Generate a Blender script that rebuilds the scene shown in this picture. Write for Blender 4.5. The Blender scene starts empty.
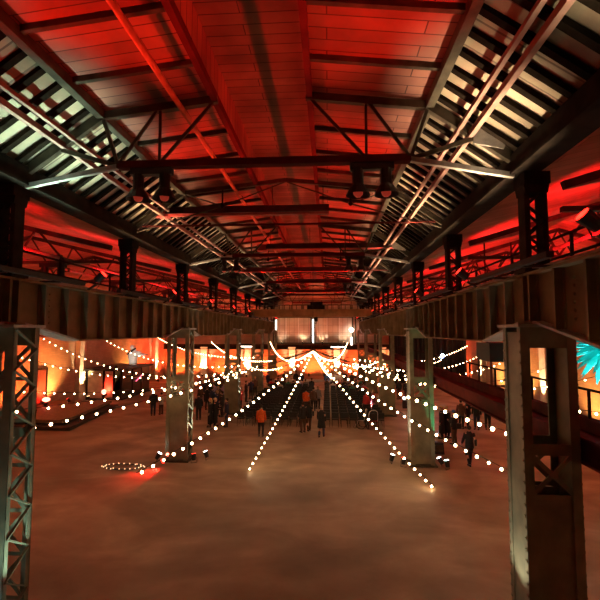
import bpy, bmesh, math, random
from mathutils import Vector, Matrix
random.seed(7)
S = bpy.context.scene
COL = S.collection
R = math.radians
F = 433.0                                   # focal length in pixels of the 600 px frame
EYE = 5.9
PITCH = math.atan(31 / F); YAW = math.atan(28 / F)

# ------------------------------------------------------------------ camera, world, exposure
cam_d = bpy.data.cameras.new('camera'); cam = bpy.data.objects.new('camera', cam_d); COL.objects.link(cam)
cam.location = (0, 0, EYE); cam.rotation_euler = (math.pi/2 + PITCH, 0, YAW)
cam_d.sensor_width = 36; cam_d.lens = 36 * F / 600; cam_d.clip_end = 300; cam_d.clip_start = .05
S.camera = cam
W = bpy.data.worlds.new('night'); S.world = W; W.use_nodes = True
W.node_tree.nodes['Background'].inputs[0].default_value = (.01, .008, .01, 1)
W.node_tree.nodes['Background'].inputs[1].default_value = .2
S.view_settings.view_transform = 'Standard'; S.view_settings.look = 'None'
S.view_settings.gamma = 1; S.view_settings.use_curve_mapping = False
S.view_settings.exposure = 0.0
S.cycles.max_bounces = 5; S.cycles.diffuse_bounces = 3; S.cycles.glossy_bounces = 2
S.cycles.sample_clamp_indirect = 4; S.cycles.use_denoising = True
S.cycles.caustics_reflective = False; S.cycles.caustics_refractive = False
CAMR = cam.rotation_euler.to_matrix()
def ray(px, py):
    return CAMR @ Vector(((px - 300) / F, -(py - 300) / F, -1))
def P(px, py, y):                           # the point at distance y down the hall
    d = ray(px, py); t = y / d.y
    return Vector((d.x*t, y, EYE + d.z*t))
def G(px, py, z=0):                         # the point of the floor
    d = ray(px, py); t = (z - EYE) / d.z
    return Vector((d.x*t, d.y*t, z))

# ------------------------------------------------------------------ light levels
RED_NAVE = 1400; RED_AISLE = 2400; WHITE_SLOPE = 40; WARM_PIL = 2200; RED_WALL = 2200; BULB = 30

# ------------------------------------------------------------------ materials
def new_mat(name):
    m = bpy.data.materials.new(name); m.use_nodes = True
    nt = m.node_tree; return m, nt, nt.nodes['Principled BSDF']
def mat(name, c, rough=.6, metal=0., var=.25, scale=6., bump=0., spec=.5):
    if metal == .3 and rough > .45: spec = .2
    m, nt, b = new_mat(name); N = nt.nodes.new; L = nt.links.new
    tc = N('ShaderNodeTexCoord'); n = N('ShaderNodeTexNoise'); n.inputs['Scale'].default_value = scale
    n.inputs['Detail'].default_value = 5
    L(tc.outputs['Object'], n.inputs['Vector'])
    r = N('ShaderNodeValToRGB')
    r.color_ramp.elements[0].color = (*[x*(1-var) for x in c], 1); r.color_ramp.elements[1].color = (*[min(1, x*(1+var)) for x in c], 1)
    r.color_ramp.elements[0].position = .3; r.color_ramp.elements[1].position = .7
    L(n.outputs['Fac'], r.inputs['Fac']); L(r.outputs['Color'], b.inputs['Base Color'])
    b.inputs['Roughness'].default_value = rough; b.inputs['Metallic'].default_value = metal; b.inputs['Specular IOR Level'].default_value = spec
    if bump:
        bp = N('ShaderNodeBump'); bp.inputs['Strength'].default_value = bump
        L(n.outputs['Fac'], bp.inputs['Height']); L(bp.outputs['Normal'], b.inputs['Normal'])
    return m
def glow(name, c, strength, base=(.8, .8, .8)):
    m, nt, b = new_mat(name)
    b.inputs['Base Color'].default_value = (*base, 1)
    b.inputs['Emission Color'].default_value = (*c, 1); b.inputs['Emission Strength'].default_value = strength
    return m
def brick_mat(name, c1, c2, mortar, sx, bw=.5, bh=.25, ms=.02, rough=.85, rot=None, off=.5, axes='XY', dirt=.35):
    m, nt, b = new_mat(name); N = nt.nodes.new; L = nt.links.new
    tc = N('ShaderNodeTexCoord'); sep = N('ShaderNodeSeparateXYZ'); cmb = N('ShaderNodeCombineXYZ')
    L(tc.outputs['Object'], sep.inputs[0])
    L(sep.outputs[axes[0]], cmb.inputs['X']); L(sep.outputs[axes[1]], cmb.inputs['Y'])
    br = N('ShaderNodeTexBrick'); L(cmb.outputs[0], br.inputs['Vector'])
    br.inputs['Color1'].default_value = (*c1, 1); br.inputs['Color2'].default_value = (*c2, 1); br.inputs['Mortar'].default_value = (*mortar, 1)
    br.inputs['Scale'].default_value = sx; br.inputs['Brick Width'].default_value = bw; br.inputs['Row Height'].default_value = bh
    br.inputs['Mortar Size'].default_value = ms; br.offset = off
    n = N('ShaderNodeTexNoise'); n.inputs['Scale'].default_value = .6; n.inputs['Detail'].default_value = 6
    L(tc.outputs['Object'], n.inputs['Vector'])
    mp = N('ShaderNodeMapRange'); mp.inputs['From Min'].default_value = .3; mp.inputs['From Max'].default_value = .7
    mp.inputs['To Min'].default_value = 1 - dirt; mp.inputs['To Max'].default_value = 1.1
    L(n.outputs['Fac'], mp.inputs['Value'])
    mx = N('ShaderNodeMix'); mx.data_type = 'RGBA'; mx.blend_type = 'MULTIPLY'; mx.inputs['Factor'].default_value = 1
    L(br.outputs['Color'], mx.inputs[6]); L(mp.outputs[0], mx.inputs[7]); L(mx.outputs[2], b.inputs['Base Color'])
    b.inputs['Roughness'].default_value = rough
    return m
M = {}
M['steel'] = mat('dark painted steel', (.075, .06, .04), .5, .3, .4, 3)
M['steel_black'] = mat('sooty steel', (.025, .017, .012), .9, 0, .4, 3, spec=.1)
M['girder'] = mat('olive brown girder paint', (.25, .175, .095), .65, .1, .35, 1.5, spec=.25)
M['column'] = mat('grey olive column paint', (.2, .18, .105), .5, .1, .35, 2)
M['edge'] = mat('worn bright steel and haunch highlight', (.42, .38, .33), .5, .2, .2, 8)  # on the girder haunches this paleness is a painted highlight
M['purlin'] = mat('pinkish channel steel', (.28, .15, .115), .6, .1, .3, 2, spec=.2)
M['pipe'] = mat('orange brown pipe paint', (.5, .25, .14), .45, .1, .3, 3)
M['beam_red'] = mat('oxide red beam paint', (.11, .016, .012), .85, 0, .3, 2, spec=.12)
M['crane'] = mat('ochre crane paint', (.42, .2, .08), .5, .1, .3, 2)
M['black'] = mat('matt black', (.015, .014, .014), .6, 0, .3, 8)
M['black_gloss'] = mat('satin black', (.02, .019, .02), .3, 0, .3, 8)
M['rafter'] = mat('dark rafter timber', (.012, .008, .005), .95, 0, .4, 5, spec=.03)
M['heater'] = mat('heater tube', (.09, .03, .03), .4, .2, .3, 3)
M['heater_red'] = mat('heater red burner', (.5, .05, .04), .45, 0, .2, 5)
M['white'] = mat('white paint', (.75, .73, .7), .5, 0, .1, 6)
M['cream'] = mat('cream plaster', (.62, .52, .38), .8, 0, .2, 2)
M['wood'] = mat('stage timber', (.22, .12, .07), .6, 0, .3, 4)
M['door'] = mat('brown red door', (.14, .035, .022), .5, 0, .3, 3)
M['cable'] = mat('cable rubber', (.02, .02, .02), .6)
M['boards'] = brick_mat('roof boards', (.42, .17, .11), (.31, .12, .08), (.1, .04, .03), 1, 3.2, .3, .012, .8, axes='XY', dirt=.6)
M['glazing'] = brick_mat('dusty slope panels', (.6, .46, .3), (.36, .27, .17), (.2, .14, .09), 1, .58, .95, .02, .6, axes='YX', off=0, dirt=.75)
M['aisle_roof'] = brick_mat('aisle roof boards', (.6, .24, .18), (.45, .18, .13), (.25, .1, .07), 1, 3.2, .4, .012, .8, dirt=.5)
M['brick_y'] = brick_mat('pale brick along hall', (.52, .37, .24), (.45, .31, .2), (.4, .32, .24), 1, .5, .16, .02, .85, axes='YZ')
M['brick_x'] = brick_mat('pale brick across hall', (.52, .37, .24), (.45, .31, .2), (.4, .32, .24), 1, .5, .16, .02, .85, axes='XZ')
M['panes'] = brick_mat('frosted window panes', (.62, .52, .4), (.55, .45, .34), (.3, .22, .16), 1, .62, .95, .02, .35, axes='XZ', off=0, dirt=.25)
M['cyan'] = glow('turquoise lantern paper', (.0, .62, .6), .2, (.03, .62, .6))
M['bulb'] = glow('warm bulb glass', (1, .62, .31), BULB)
M['bulb_tiny'] = glow('tiny bulb glass', (1, .6, .3), 2.5); M['bulb_bright'] = glow('bright bulb glass', (1, .8, .6), BULB*.8)
M['lens_red'] = glow('red lens', (1, .012, .006), 9)
M['lens_white'] = glow('white lens', (1, .9, .8), 18)
M['lens_warm'] = glow('warm lens', (1, .65, .3), 14)
M['lens_cyan'] = glow('cyan lens', (.6, 1, .95), 16)
M['lens_blue'] = glow('blue white lens', (.25, .45, 1), 40)
M['lens_pink'] = glow('pink tube glow', (1, .12, .25), 3)
M['lamp_white'] = glow('white tube glow', (1, .9, .78), 4)
M['globe_red'] = glow('hot red globe', (1, .16, .1), 9)
M['lens_dim'] = glow('faint lamp glass', (1, .08, .04), .2, (.12, .03, .025))

def floor_mat():
    m, nt, b = new_mat('worn concrete'); N = nt.nodes.new; L = nt.links.new
    tc = N('ShaderNodeTexCoord')
    n = N('ShaderNodeTexNoise'); n.inputs['Scale'].default_value = .35; n.inputs['Detail'].default_value = 8; n.inputs['Roughness'].default_value = .6
    L(tc.outputs['Object'], n.inputs['Vector'])
    mpg = N('ShaderNodeMapping'); mpg.inputs['Scale'].default_value = (.55, 1.0, 1); L(tc.outputs['Object'], mpg.inputs['Vector'])
    n2 = N('ShaderNodeTexNoise'); n2.inputs['Scale'].default_value = .5; n2.inputs['Detail'].default_value = 5; n2.inputs['Distortion'].default_value = 1.2
    L(mpg.outputs[0], n2.inputs['Vector'])
    w = N('ShaderNodeTexWave'); w.wave_type = 'RINGS'; w.rings_direction = 'Z'; w.inputs['Scale'].default_value = .09; w.inputs['Distortion'].default_value = 5
    mp2 = N('ShaderNodeMapping'); mp2.inputs['Location'].default_value = (4.5, -21, 0); L(tc.outputs['Object'], mp2.inputs['Vector']); L(mp2.outputs[0], w.inputs['Vector'])
    r = N('ShaderNodeValToRGB'); e = r.color_ramp.elements
    e[0].position = .3; e[0].color = (.25, .18, .115, 1); e[1].position = .72; e[1].color = (.54, .41, .27, 1)
    L(n.outputs['Fac'], r.inputs['Fac'])
    r2 = N('ShaderNodeValToRGB'); r2.color_ramp.elements[0].position = .38; r2.color_ramp.elements[0].color = (.72, .7, .68, 1)
    r2.color_ramp.elements[1].position = .66; r2.color_ramp.elements[1].color = (1.15, 1.15, 1.15, 1)
    L(n2.outputs['Fac'], r2.inputs['Fac'])
    r3 = N('ShaderNodeValToRGB'); r3.color_ramp.elements[0].position = .0; r3.color_ramp.elements[0].color = (.72, .7, .68, 1)
    r3.color_ramp.elements[1].position = .25; r3.color_ramp.elements[1].color = (1, 1, 1, 1); L(w.outputs['Fac'], r3.inputs['Fac'])
    m1 = N('ShaderNodeMix'); m1.data_type = 'RGBA'; m1.blend_type = 'MULTIPLY'; m1.inputs['Factor'].default_value = 1
    L(r.outputs[0], m1.inputs[6]); L(r2.outputs[0], m1.inputs[7])
    m2 = N('ShaderNodeMix'); m2.data_type = 'RGBA'; m2.blend_type = 'MULTIPLY'; m2.inputs['Factor'].default_value = .8
    L(m1.outputs[2], m2.inputs[6]); L(r3.outputs[0], m2.inputs[7]); L(m2.outputs[2], b.inputs['Base Color'])
    b.inputs['Roughness'].default_value = .55
    return m
M['floor'] = floor_mat()

# ------------------------------------------------------------------ mesh helpers
class MB:
    def __init__(s): s.v = []; s.f = []
    def add(s, vs, fs):
        o = len(s.v); s.v += [tuple(v) for v in vs]; s.f += [tuple(i + o for i in f) for f in fs]; return s
    def box(s, c, d, rz=0):
        x, y, z = d[0]/2, d[1]/2, d[2]/2; m = Matrix.Rotation(rz, 3, 'Z'); c = Vector(c)
        vs = [c + m @ Vector((a*x, b*y, e*z)) for e in (-1, 1) for b in (-1, 1) for a in (-1, 1)]
        return s.add(vs, [(0,2,3,1), (4,5,7,6), (0,1,5,4), (2,6,7,3), (0,4,6,2), (1,3,7,5)])
    def beam(s, a, b, w, h, up=(0, 0, 1)):
        a = Vector(a); b = Vector(b); d = (b - a).normalized(); u = Vector(up)
        if abs(d.dot(u)) > .98: u = Vector((0, 1, 0))
        x = d.cross(u).normalized(); u = x.cross(d)
        vs = [p + x*(i*w/2) + u*(j*h/2) for p in (a, b) for j in (-1, 1) for i in (-1, 1)]
        return s.add(vs, [(0,2,3,1), (4,5,7,6), (0,1,5,4), (2,6,7,3), (0,4,6,2), (1,3,7,5)])
    def tube(s, pts, r, n=8, cap=True):
        pts = [Vector(p) for p in pts]; rs = r if isinstance(r, (list, tuple)) else [r]*len(pts)
        vs = []; fs = []
        for i, p in enumerate(pts):
            d = (pts[min(i+1, len(pts)-1)] - pts[max(i-1, 0)]).normalized()
            u = Vector((0, 0, 1)) if abs(d.z) < .95 else Vector((0, 1, 0))
            x = d.cross(u).normalized(); u = x.cross(d)
            vs += [p + (x*math.cos(2*math.pi*k/n) + u*math.sin(2*math.pi*k/n))*rs[i] for k in range(n)]
        for i in range(len(pts)-1):
            for k in range(n):
                fs.append((i*n+k, i*n+(k+1) % n, (i+1)*n+(k+1) % n, (i+1)*n+k))
        if cap: fs += [tuple(range(n-1, -1, -1)), tuple(range((len(pts)-1)*n, len(pts)*n))]
        return s.add(vs, fs)
    def sphere(s, c, r, n=10, m=6):
        rr = r if isinstance(r, (tuple, list)) else (r, r, r); c = Vector(c)
        vs = [c + Vector((0, 0, -rr[2]))]; fs = []
        for j in range(1, m):
            t = -math.pi/2 + math.pi*j/m
            vs += [c + Vector((rr[0]*math.cos(t)*math.cos(2*math.pi*k/n), rr[1]*math.cos(t)*math.sin(2*math.pi*k/n), rr[2]*math.sin(t))) for k in range(n)]
        vs.append(c + Vector((0, 0, rr[2]))); T = len(vs)-1
        for k in range(n):
            fs.append((0, 1+(k+1) % n, 1+k)); fs.append((T, 1+(m-2)*n+k, 1+(m-2)*n+(k+1) % n))
            for j in range(m-2):
                a = 1+j*n; fs.append((a+k, a+(k+1) % n, a+n+(k+1) % n, a+n+k))
        return s.add(vs, fs)
    def loft(s, rings, n=12):
        vs = []; fs = []                    # rings: (x, y, z, rx, ry)
        for x, y, z, rx, ry in rings:
            vs += [(x + rx*math.cos(2*math.pi*k/n), y + ry*math.sin(2*math.pi*k/n), z) for k in range(n)]
        for i in range(len(rings)-1):
            for k in range(n): fs.append((i*n+k, i*n+(k+1) % n, (i+1)*n+(k+1) % n, (i+1)*n+k))
        fs += [tuple(range(n-1, -1, -1)), tuple(range((len(rings)-1)*n, len(rings)*n))]
        return s.add(vs, fs)
    def prism(s, poly, axis, a, b):         # polygon of (u, v) pairs run along an axis
        def pt(u, v, w): return {'x': (w, u, v), 'y': (u, w, v), 'z': (u, v, w)}[axis]
        n = len(poly); vs = [pt(u, v, a) for u, v in poly] + [pt(u, v, b) for u, v in poly]
        return s.add(vs, [tuple(range(n-1, -1, -1)), tuple(range(n, 2*n))] + [(k, (k+1) % n, n+(k+1) % n, n+k) for k in range(n)])
    def mesh(s, name, m, smooth=False, off=(0, 0, 0)):
        me = bpy.data.meshes.new(name); o = Vector(off)
        me.from_pydata([tuple(Vector(v) - o) for v in s.v], [], s.f)
        bm = bmesh.new(); bm.from_mesh(me); bmesh.ops.recalc_face_normals(bm, faces=bm.faces); bm.to_mesh(me); bm.free()
        if smooth:
            for p in me.polygons: p.use_smooth = True
        if m: me.materials.append(m)
        return me
    def build(s, name, m, parent=None, smooth=False, off=None):
        root = parent
        o = Vector((0, 0, 0))
        while root is not None:
            o = o + Vector(root.location); root = root.parent
        if off is not None: o = Vector(off)
        ob = bpy.data.objects.new(name, s.mesh(name, m, smooth, o)); COL.objects.link(ob)
        if parent is not None: ob.parent = parent
        elif off is not None: ob.location = off
        return ob
def tag(o, label=None, cat=None, group=None, kind=None):
    if label: o['label'] = label
    if cat: o['category'] = cat
    if group: o['group'] = group
    if kind: o['kind'] = kind
    return o
def thing(name, loc, label, cat, group=None):
    o = bpy.data.objects.new(name, None); o.location = loc; o.empty_display_size = .1; COL.objects.link(o)
    return tag(o, label, cat, group)
def struct(name, mb, m, label=None, off=None):
    o = mb.build(name, m, None, off=off); o['kind'] = 'structure'
    tag(o, label or name.replace('_', ' '), 'setting'); return o
KIDS = {}
def kids(o): return [c for c in bpy.data.objects if c.parent == o]
def copy_tree(o, loc=None, rz=None, label=None, group=None):
    pairs = [(o, None)]; res = None
    def rec(a, par):
        c = a.copy(); COL.objects.link(c)
        if par is not None: c.parent = par
        for ch in a.children: rec(ch, c)
        return c
    res = rec(o, None)
    if loc is not None: res.location = loc
    if rz is not None: res.rotation_euler = (0, 0, rz)
    if label: res['label'] = label
    if group: res['group'] = group
    return res
ORD = ['first', 'second', 'third', 'fourth', 'fifth', 'sixth', 'seventh', 'eighth', 'ninth', 'tenth', 'eleventh', 'twelfth', 'thirteenth',
       'fourteenth', 'fifteenth', 'sixteenth', 'seventeenth', 'eighteenth', 'nineteenth', 'twentieth']

# ------------------------------------------------------------------ dimensions of the hall
XL, XR = -6.9, 4.12                        # centre lines of the two column rows
CX = (XL + XR) / 2
WL, WR, YF, YB = -21.3, 16.0, 55.6, -1.8
BAY = 11.2; HALF = BAY/2; Y0 = 8.85          # distance of the first columns' centres
H = lambda h: EYE + h
EAVE, KNEE, RIDGE, MON = H(3.55), H(4.81), H(5.1), H(5.85)
KX = 3.49; EX = XR - CX - .3                # half widths at the knee and at the eave
AL, AR = (XL + WL)/2, (XR + WR)/2           # centre lines of the aisles

# ------------------------------------------------------------------ the setting
struct('floor', MB().box(((WL+WR)/2, (YF+YB)/2, -.1), (WR-WL+.6, YF-YB+.6, .2)), M['floor'], 'worn brown concrete hall floor with tyre marks')
TOPW = H(3.0)
struct('wall_left', MB().box((WL-.15, (YF+YB)/2, TOPW/2), (.3, YF-YB, TOPW)), M['brick_y'], 'pale brick side wall beyond the left aisle')
struct('wall_right', MB().box((WR+.15, (YF+YB)/2, TOPW/2), (.3, YF-YB, TOPW)), M['brick_y'], 'pale brick side wall beyond the right aisle')
wf = MB().box(((WL+WR)/2, YF+.15, TOPW/2), (WR-WL, .3, TOPW))
wf.prism([(CX-EX-.3, TOPW), (CX+EX+.3, TOPW), (CX+EX, EAVE), (CX+KX, KNEE), (CX+1, RIDGE), (CX+1, MON), (CX-1, MON), (CX-1, RIDGE), (CX-KX, KNEE), (CX-EX, EAVE)], 'y', YF, YF+.3)
wf.prism([(WL, TOPW), (AL, H(4.7)), (XL-.4, TOPW)], 'y', YF, YF+.3); wf.prism([(XR+.4, TOPW), (AR, H(4.7)), (WR, TOPW)], 'y', YF, YF+.3)
struct('wall_far', wf, M['brick_x'], 'brick end wall behind the stage')
struct('wall_back', MB().box(((WL+WR)/2, YB-.15, H(6.6)/2), (WR-WL, .3, H(6.6))), M['brick_x'], 'brick wall behind the viewpoint')
# nave ceiling: two boarded fields, raised ridge box
c = MB()
for s in (-1, 1):
    c.prism([(CX+s*KX, KNEE), (CX+s*1.0, RIDGE), (CX+s*1.0, RIDGE+.1), (CX+s*KX, KNEE+.1)], 'y', YB, YF)
    c.box((CX+s*1.04, (YB+YF)/2, (RIDGE+MON)/2+.05), (.08, YF-YB, MON-RIDGE))
c.box((CX, (YB+YF)/2, MON+.05), (2.2, YF-YB, .1))
nave = struct('ceiling', c, M['boards'], 'red lit boarded nave ceiling with raised ridge box')
for s, nm in ((-1, 'left'), (1, 'right')):
    sl = MB().prism([(CX+s*(EX+.1), EAVE), (CX+s*KX, KNEE), (CX+s*KX, KNEE+.08), (CX+s*(EX+.1), EAVE+.08)], 'y', YB, YF)
    so = struct('ceiling_' + nm, sl, M['glazing'], f'sloping ceiling of pale panels between dark rafters on the {nm}')
    first = None; rest = MB(); step = .48
    for k in range(106):
        y = 4.2 + step*k
        ra, rb = (CX+s*EX, y, EAVE-.03), (CX+s*KX, y, KNEE-.03)
        if k >= 98: rest.beam(ra, rb, .13, .09)
        elif first is None: first = MB().beam(ra, rb, .13, .09).build('rafter', M['rafter'], so)
        else:
            r = first.copy(); r.location.y = step*k; COL.objects.link(r); r.parent = so
    tag(rest.build('rafter', M['rafter'], so), kind='stuff')
# boarded field joists crossing the red ceiling
for s in (-1, 1):
    first = None
    for k in range(38):
        y = 2.0 + 1.4125*k
        if first is None:
            first = MB().beam((CX+s*KX, y, KNEE-.05), (CX+s*1.02, y, RIDGE-.05), .09, .12).build('ceiling_joist', M['steel'], nave)
        else:
            r = first.copy(); r.location.y = 1.4125*k; COL.objects.link(r); r.parent = nave
# aisle roofs
for a0, a1, nm in ((WL, XL, 'left'), (WR, XR, 'right')):
    am = (a0+a1)/2; q = MB()
    q.prism([(a0, H(3.0)), (am, H(4.7)), (a1, H(3.38)), (a1, H(3.48)), (am, H(4.8)), (a0, H(3.1))], 'y', YB, YF)
    struct('ceiling_aisle_' + nm, q, M['aisle_roof'], f'red lit boarded roof over the {nm} aisle')
# eave beams and longitudinal purlins
for s, x, nm in ((-1, XL, 'left'), (1, XR, 'right')):
    q = MB(); xx = CX + s*(EX+.12)
    q.box((xx, (YB+YF)/2, H(3.35)), (.5, YF-YB, .36)); q.box((xx, (YB+YF)/2, H(3.17)), (.54, YF-YB, .05)); q.box((xx, (YB+YF)/2, H(3.53)), (.5, YF-YB, .04))
    struct('trim_eave_' + nm, q, M['steel_black'], f'heavy riveted eave beam along the top of the {nm} posts')
    f = .52; px = CX + s*(EX + (KX-EX)*f); pz = EAVE + (KNEE-EAVE)*f - .2
    q = MB().box((px, (YB+YF)/2, pz), (.1, YF-YB, .12)); q.box((px-s*.22, (YB+YF)/2, pz+.14), (.08, YF-YB, .08))
    tag(q.build('purlin', M['purlin']), f'pair of pale steel purlins running along the {nm} ceiling slope', 'beam', kind='structure')
    q = MB().box((CX+s*(KX+.02), (YB+YF)/2, KNEE-.12), (.16, YF-YB, .2))
    tag(q.build('knee_purlin', M['steel']), f'dark purlin where boards meet the {nm} slope', 'beam', kind='structure')
    q = MB().box((CX+s*1.02, (YB+YF)/2, RIDGE-.1), (.12, YF-YB, .18))
    tag(q.build('ridge_purlin', M['beam_red']), f'purlin along the {nm} edge of the ridge box', 'beam', kind='structure')
q = MB().tube([(-.65*4.75, YB, H(4.72)), (-.65*4.75, 50, H(4.72))], .06, 8)
pp = thing('ceiling_pipe', (-3.09, 20, H(4.72)), 'thin orange pipe running lengthwise under the left red boards', 'pipe')
q.build('pipe', M['pipe'], pp, True)
for k in range(9): MB().tube([(-3.09, 4+5.65*k, H(4.72)), (-3.09, 4+5.65*k, H(4.9))], .015, 5).build('hanger_rod', M['steel'], pp)

# ------------------------------------------------------------------ far wall dressing
pil_x = [-16.0, -10.3, -4.6, 1.1, 6.8, 12.4]
def pilaster(name, x, y, dx, dy, z1, label):
    q = MB().box((x, y, z1/2), (dx, dy, z1)); q.box((x, y, z1+.08), (dx+.14, dy+.14, .16)); q.box((x, y, .15), (dx+.1, dy+.1, .3))
    return tag(q.build(name, M['cream']), label, 'pilaster', kind='structure')
for i, x in enumerate(pil_x): pilaster('pilaster', x, YF-.18, .8, .36, 3.7, f'cream pilaster lit from below on end wall, {ORD[i]} from left')
pil_l = [23.5, 36.0, 52.0]; pil_r = [22.5, 33.0, 46.0]
for i, y in enumerate(pil_l): pilaster('pilaster', WL+.2, y, .4, .9, 5.6, f'cream pilaster lit from below on left wall, {ORD[i]} from camera')
for i, y in enumerate(pil_r): pilaster('pilaster', WR-.2, y, .4, .9, 5.6, f'cream pilaster lit from below on right wall, {ORD[i]} from camera')
q = MB().box(((WL+WR)/2, YF-.14, H(-2.0)), (WR-WL, .28, .5)); q.box(((WL+WR)/2, YF-.2, H(-1.72)), (WR-WL, .4, .08)); q.box(((WL+WR)/2, YF-.2, H(-2.3)), (WR-WL, .4, .08))
struct('trim_far', q, M['steel_black'], 'dark steel band across the end wall above the stage')
for sx, wx, nm in ((1, WL+.12, 'left'), (-1, WR-.12, 'right')):
    q = MB().box((wx, (YB+YF)/2, H(-.35)), (.24, YF-YB, .22))
    struct('trim_' + nm, q, M['door'], f'dark red steel band along the {nm} wall')
# the windows of the end wall
wins = [(-7.0, -2.15, -1.55, 1.75), (-1.75, 3.1, -1.55, 1.75), (3.5, 6.3, -1.55, 1.75)]
for i, (x0, x1, h0, h1) in enumerate(wins):
    q = MB().box(((x0+x1)/2, YF-.03, H((h0+h1)/2)), (x1-x0, .04, h1-h0))
    w = q.build(f'window_{i+1}', M['panes']); w['kind'] = 'structure'; tag(w, ['frosted end wall window left of the middle post', 'frosted end wall window right of the middle post', 'narrow frosted end wall window at far right'][i], 'window')
    fr = MB()
    for x in (x0, x1): fr.box((x, YF-.08, H((h0+h1)/2)), (.16, .14, h1-h0+.16))
    for h in (h0, h1): fr.box(((x0+x1)/2, YF-.08, H(h)), (x1-x0, .14, .14))
    fr.build('window_frame', M['steel'], w)
    fr = MB(); n = max(2, round((x1-x0)/1.62))
    for k in range(1, n): fr.box((x0+(x1-x0)*k/n, YF-.07, H((h0+h1)/2)), (.09, .08, h1-h0))
    fr.box(((x0+x1)/2, YF-.065, H(h0+1.0)), (x1-x0, .05, .05))
    fr.build('mullion', M['white'], w)
# upper red glazing of the end wall
for i in range(7):
    x0 = XL+.6+i*1.56
    w = MB().box((x0+.7, YF-.03, H(2.75)), (1.3, .04, 1.2)).build(f'window_{i+4}', M['cream']); w['kind'] = 'structure'
    tag(w, f'small high window above the crane, {ORD[i]} from left', 'window')
    fr = MB()
    for x in (x0+.05, x0+.7, x0+1.35): fr.box((x, YF-.07, H(2.75)), (.08, .06, 1.2))
    for h in (2.15, 2.75, 3.35): fr.box((x0+.7, YF-.07, H(h)), (1.38, .06, .07))
    fr.build('window_frame', M['steel'], w)
# orange wall lamps run as bars: see lamps further down
# ------------------------------------------------------------------ left wall: door, platform, booth
dr = MB().box((WL+.05, 31.0, 1.5), (.1, 1.3, 3.0)).build('door_1', M['door']); dr['kind'] = 'structure'; tag(dr, 'tall brown red door in left wall behind the platform', 'door')
fr = MB()
for y in (30.3, 31.7): fr.box((WL+.07, y, 1.55), (.14, .14, 3.1))
fr.box((WL+.07, 31, 3.1), (.14, 1.54, .14)); fr.build('door_frame', M['steel_black'], dr)
MB().box((WL+.14, 30.55, 1.4), (.06, .05, .2)).build('door_handle', M['edge'], dr)

t = thing('stage_platform', (-18.4, 29.6, 0), 'low dark edged platform in front of left wall door', 'platform')
q = MB().prism([(WL+.05, 25.9), (-16.1, 25.9), (-16.9, 33.3), (WL+.05, 33.3)], 'z', .3, .48); q.build('deck', M['wood'], t)
q = MB().prism([(WL+.1, 26.0), (-16.2, 26.0), (-17.0, 33.2), (WL+.1, 33.2)], 'z', 0, .3); q.build('skirt', M['black'], t)
q = MB().prism([(WL+.1, 25.2), (-15.3, 25.2), (-16.3, 33.2), (-16.9, 33.2), (-16.15, 25.85), (WL+.1, 25.85)], 'z', 0, .2); q.build('step', M['black'], t)

bx0, bx1, by0, by1, bh = WL+.45, -17.7, 36.6, 42.3, 2.5
t = thing('bar_booth', ((bx0+bx1)/2, (by0+by1)/2, 0), 'dark boxy booth with red lit open front by left wall', 'booth')
q = MB().box((bx1-.05, (by0+by1)/2, bh/2+.06), (.1, by1-by0, bh-.12)); q.box(((bx0+bx1)/2, by1-.05, bh/2+.06), (bx1-bx0, .1, bh-.12)); q.box((bx0+.05, (by0+by1)/2, bh/2+.06), (.1, by1-by0, bh-.12))
q.build('wall_panel', M['black_gloss'], t)
MB().box(((bx0+bx1)/2+.1, (by0+by1)/2-.2, bh+.08), (bx1-bx0+.5, by1-by0+.7, .16)).build('roof', M['black'], t)
MB().box(((bx0+bx1)/2, (by0+by1)/2, .06), (bx1-bx0+.2, by1-by0+.2, .12)).build('plinth', M['black'], t)
MB().box((bx0+.75, by0+.05, bh/2+.06), (1.3, .1, bh-.14)).build('front_panel', M['cream'], t)
MB().box((bx0+1.95, by0+.06, bh/2+.06), (.7, .1, bh-.14)).build('door_panel', M['cream'], t)
q = MB()
for x in (bx0+1.5, bx0+2.4, bx1-.1): q.box((x, by0+.02, bh/2+.06), (.12, .14, bh-.12))
q.build('frame_post', M['steel_black'], t)
for y in (by0+1.9, by0+3.8): MB().box((bx1+.02, y, bh/2+.06), (.06, .1, bh-.12)).build('side_batten', M['steel_black'], t)
MB().tube([(bx1+.05, by0+2.6, 1.3), (bx1+.05, by0+3.9, 1.75)], .03, 6).build('neon_tube', M['lens_pink'], t)

t = thing('swan_sculpture', (-18.9, 41.2, bh+.16), 'white sculpture with one spread wing standing on dark booth roof', 'sculpture')
q = MB().loft([(-18.9, 41.2, bh+.16, .34, .3), (-18.9, 41.2, bh+.5, .42, .36), (-18.9, 41.2, bh+1.0, .5, .4), (-18.85, 41.2, bh+1.3, .46, .34), (-18.8, 41.2, bh+1.5, .2, .18), (-18.9, 41.1, bh+1.75, .28, .26), (-18.95, 41.1, bh+2.05, .12, .12)])
q.build('body', M['white'], t, True)
q = MB().loft([(-18.5, 41.1, bh+1.0, .3, .2), (-18.4, 41.1, bh+1.3, .4, .2), (-18.35, 41.1, bh+1.5, .16, .1)]); q.tube([(-18.5, 41.1, bh+1.15), (-17.9, 41.1, bh+1.12), (-17.35, 41.1, bh+1.16)], [.2, .14, .03])
q.build('wing', M['white'], t, True)
q = MB().tube([(-19.35, 40.85, bh+1.15), (-18.9, 40.75, bh+1.45), (-18.5, 40.85, bh+1.75)], [.07, .1, .07]); q.build('sash', M['black'], t, True)

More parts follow.
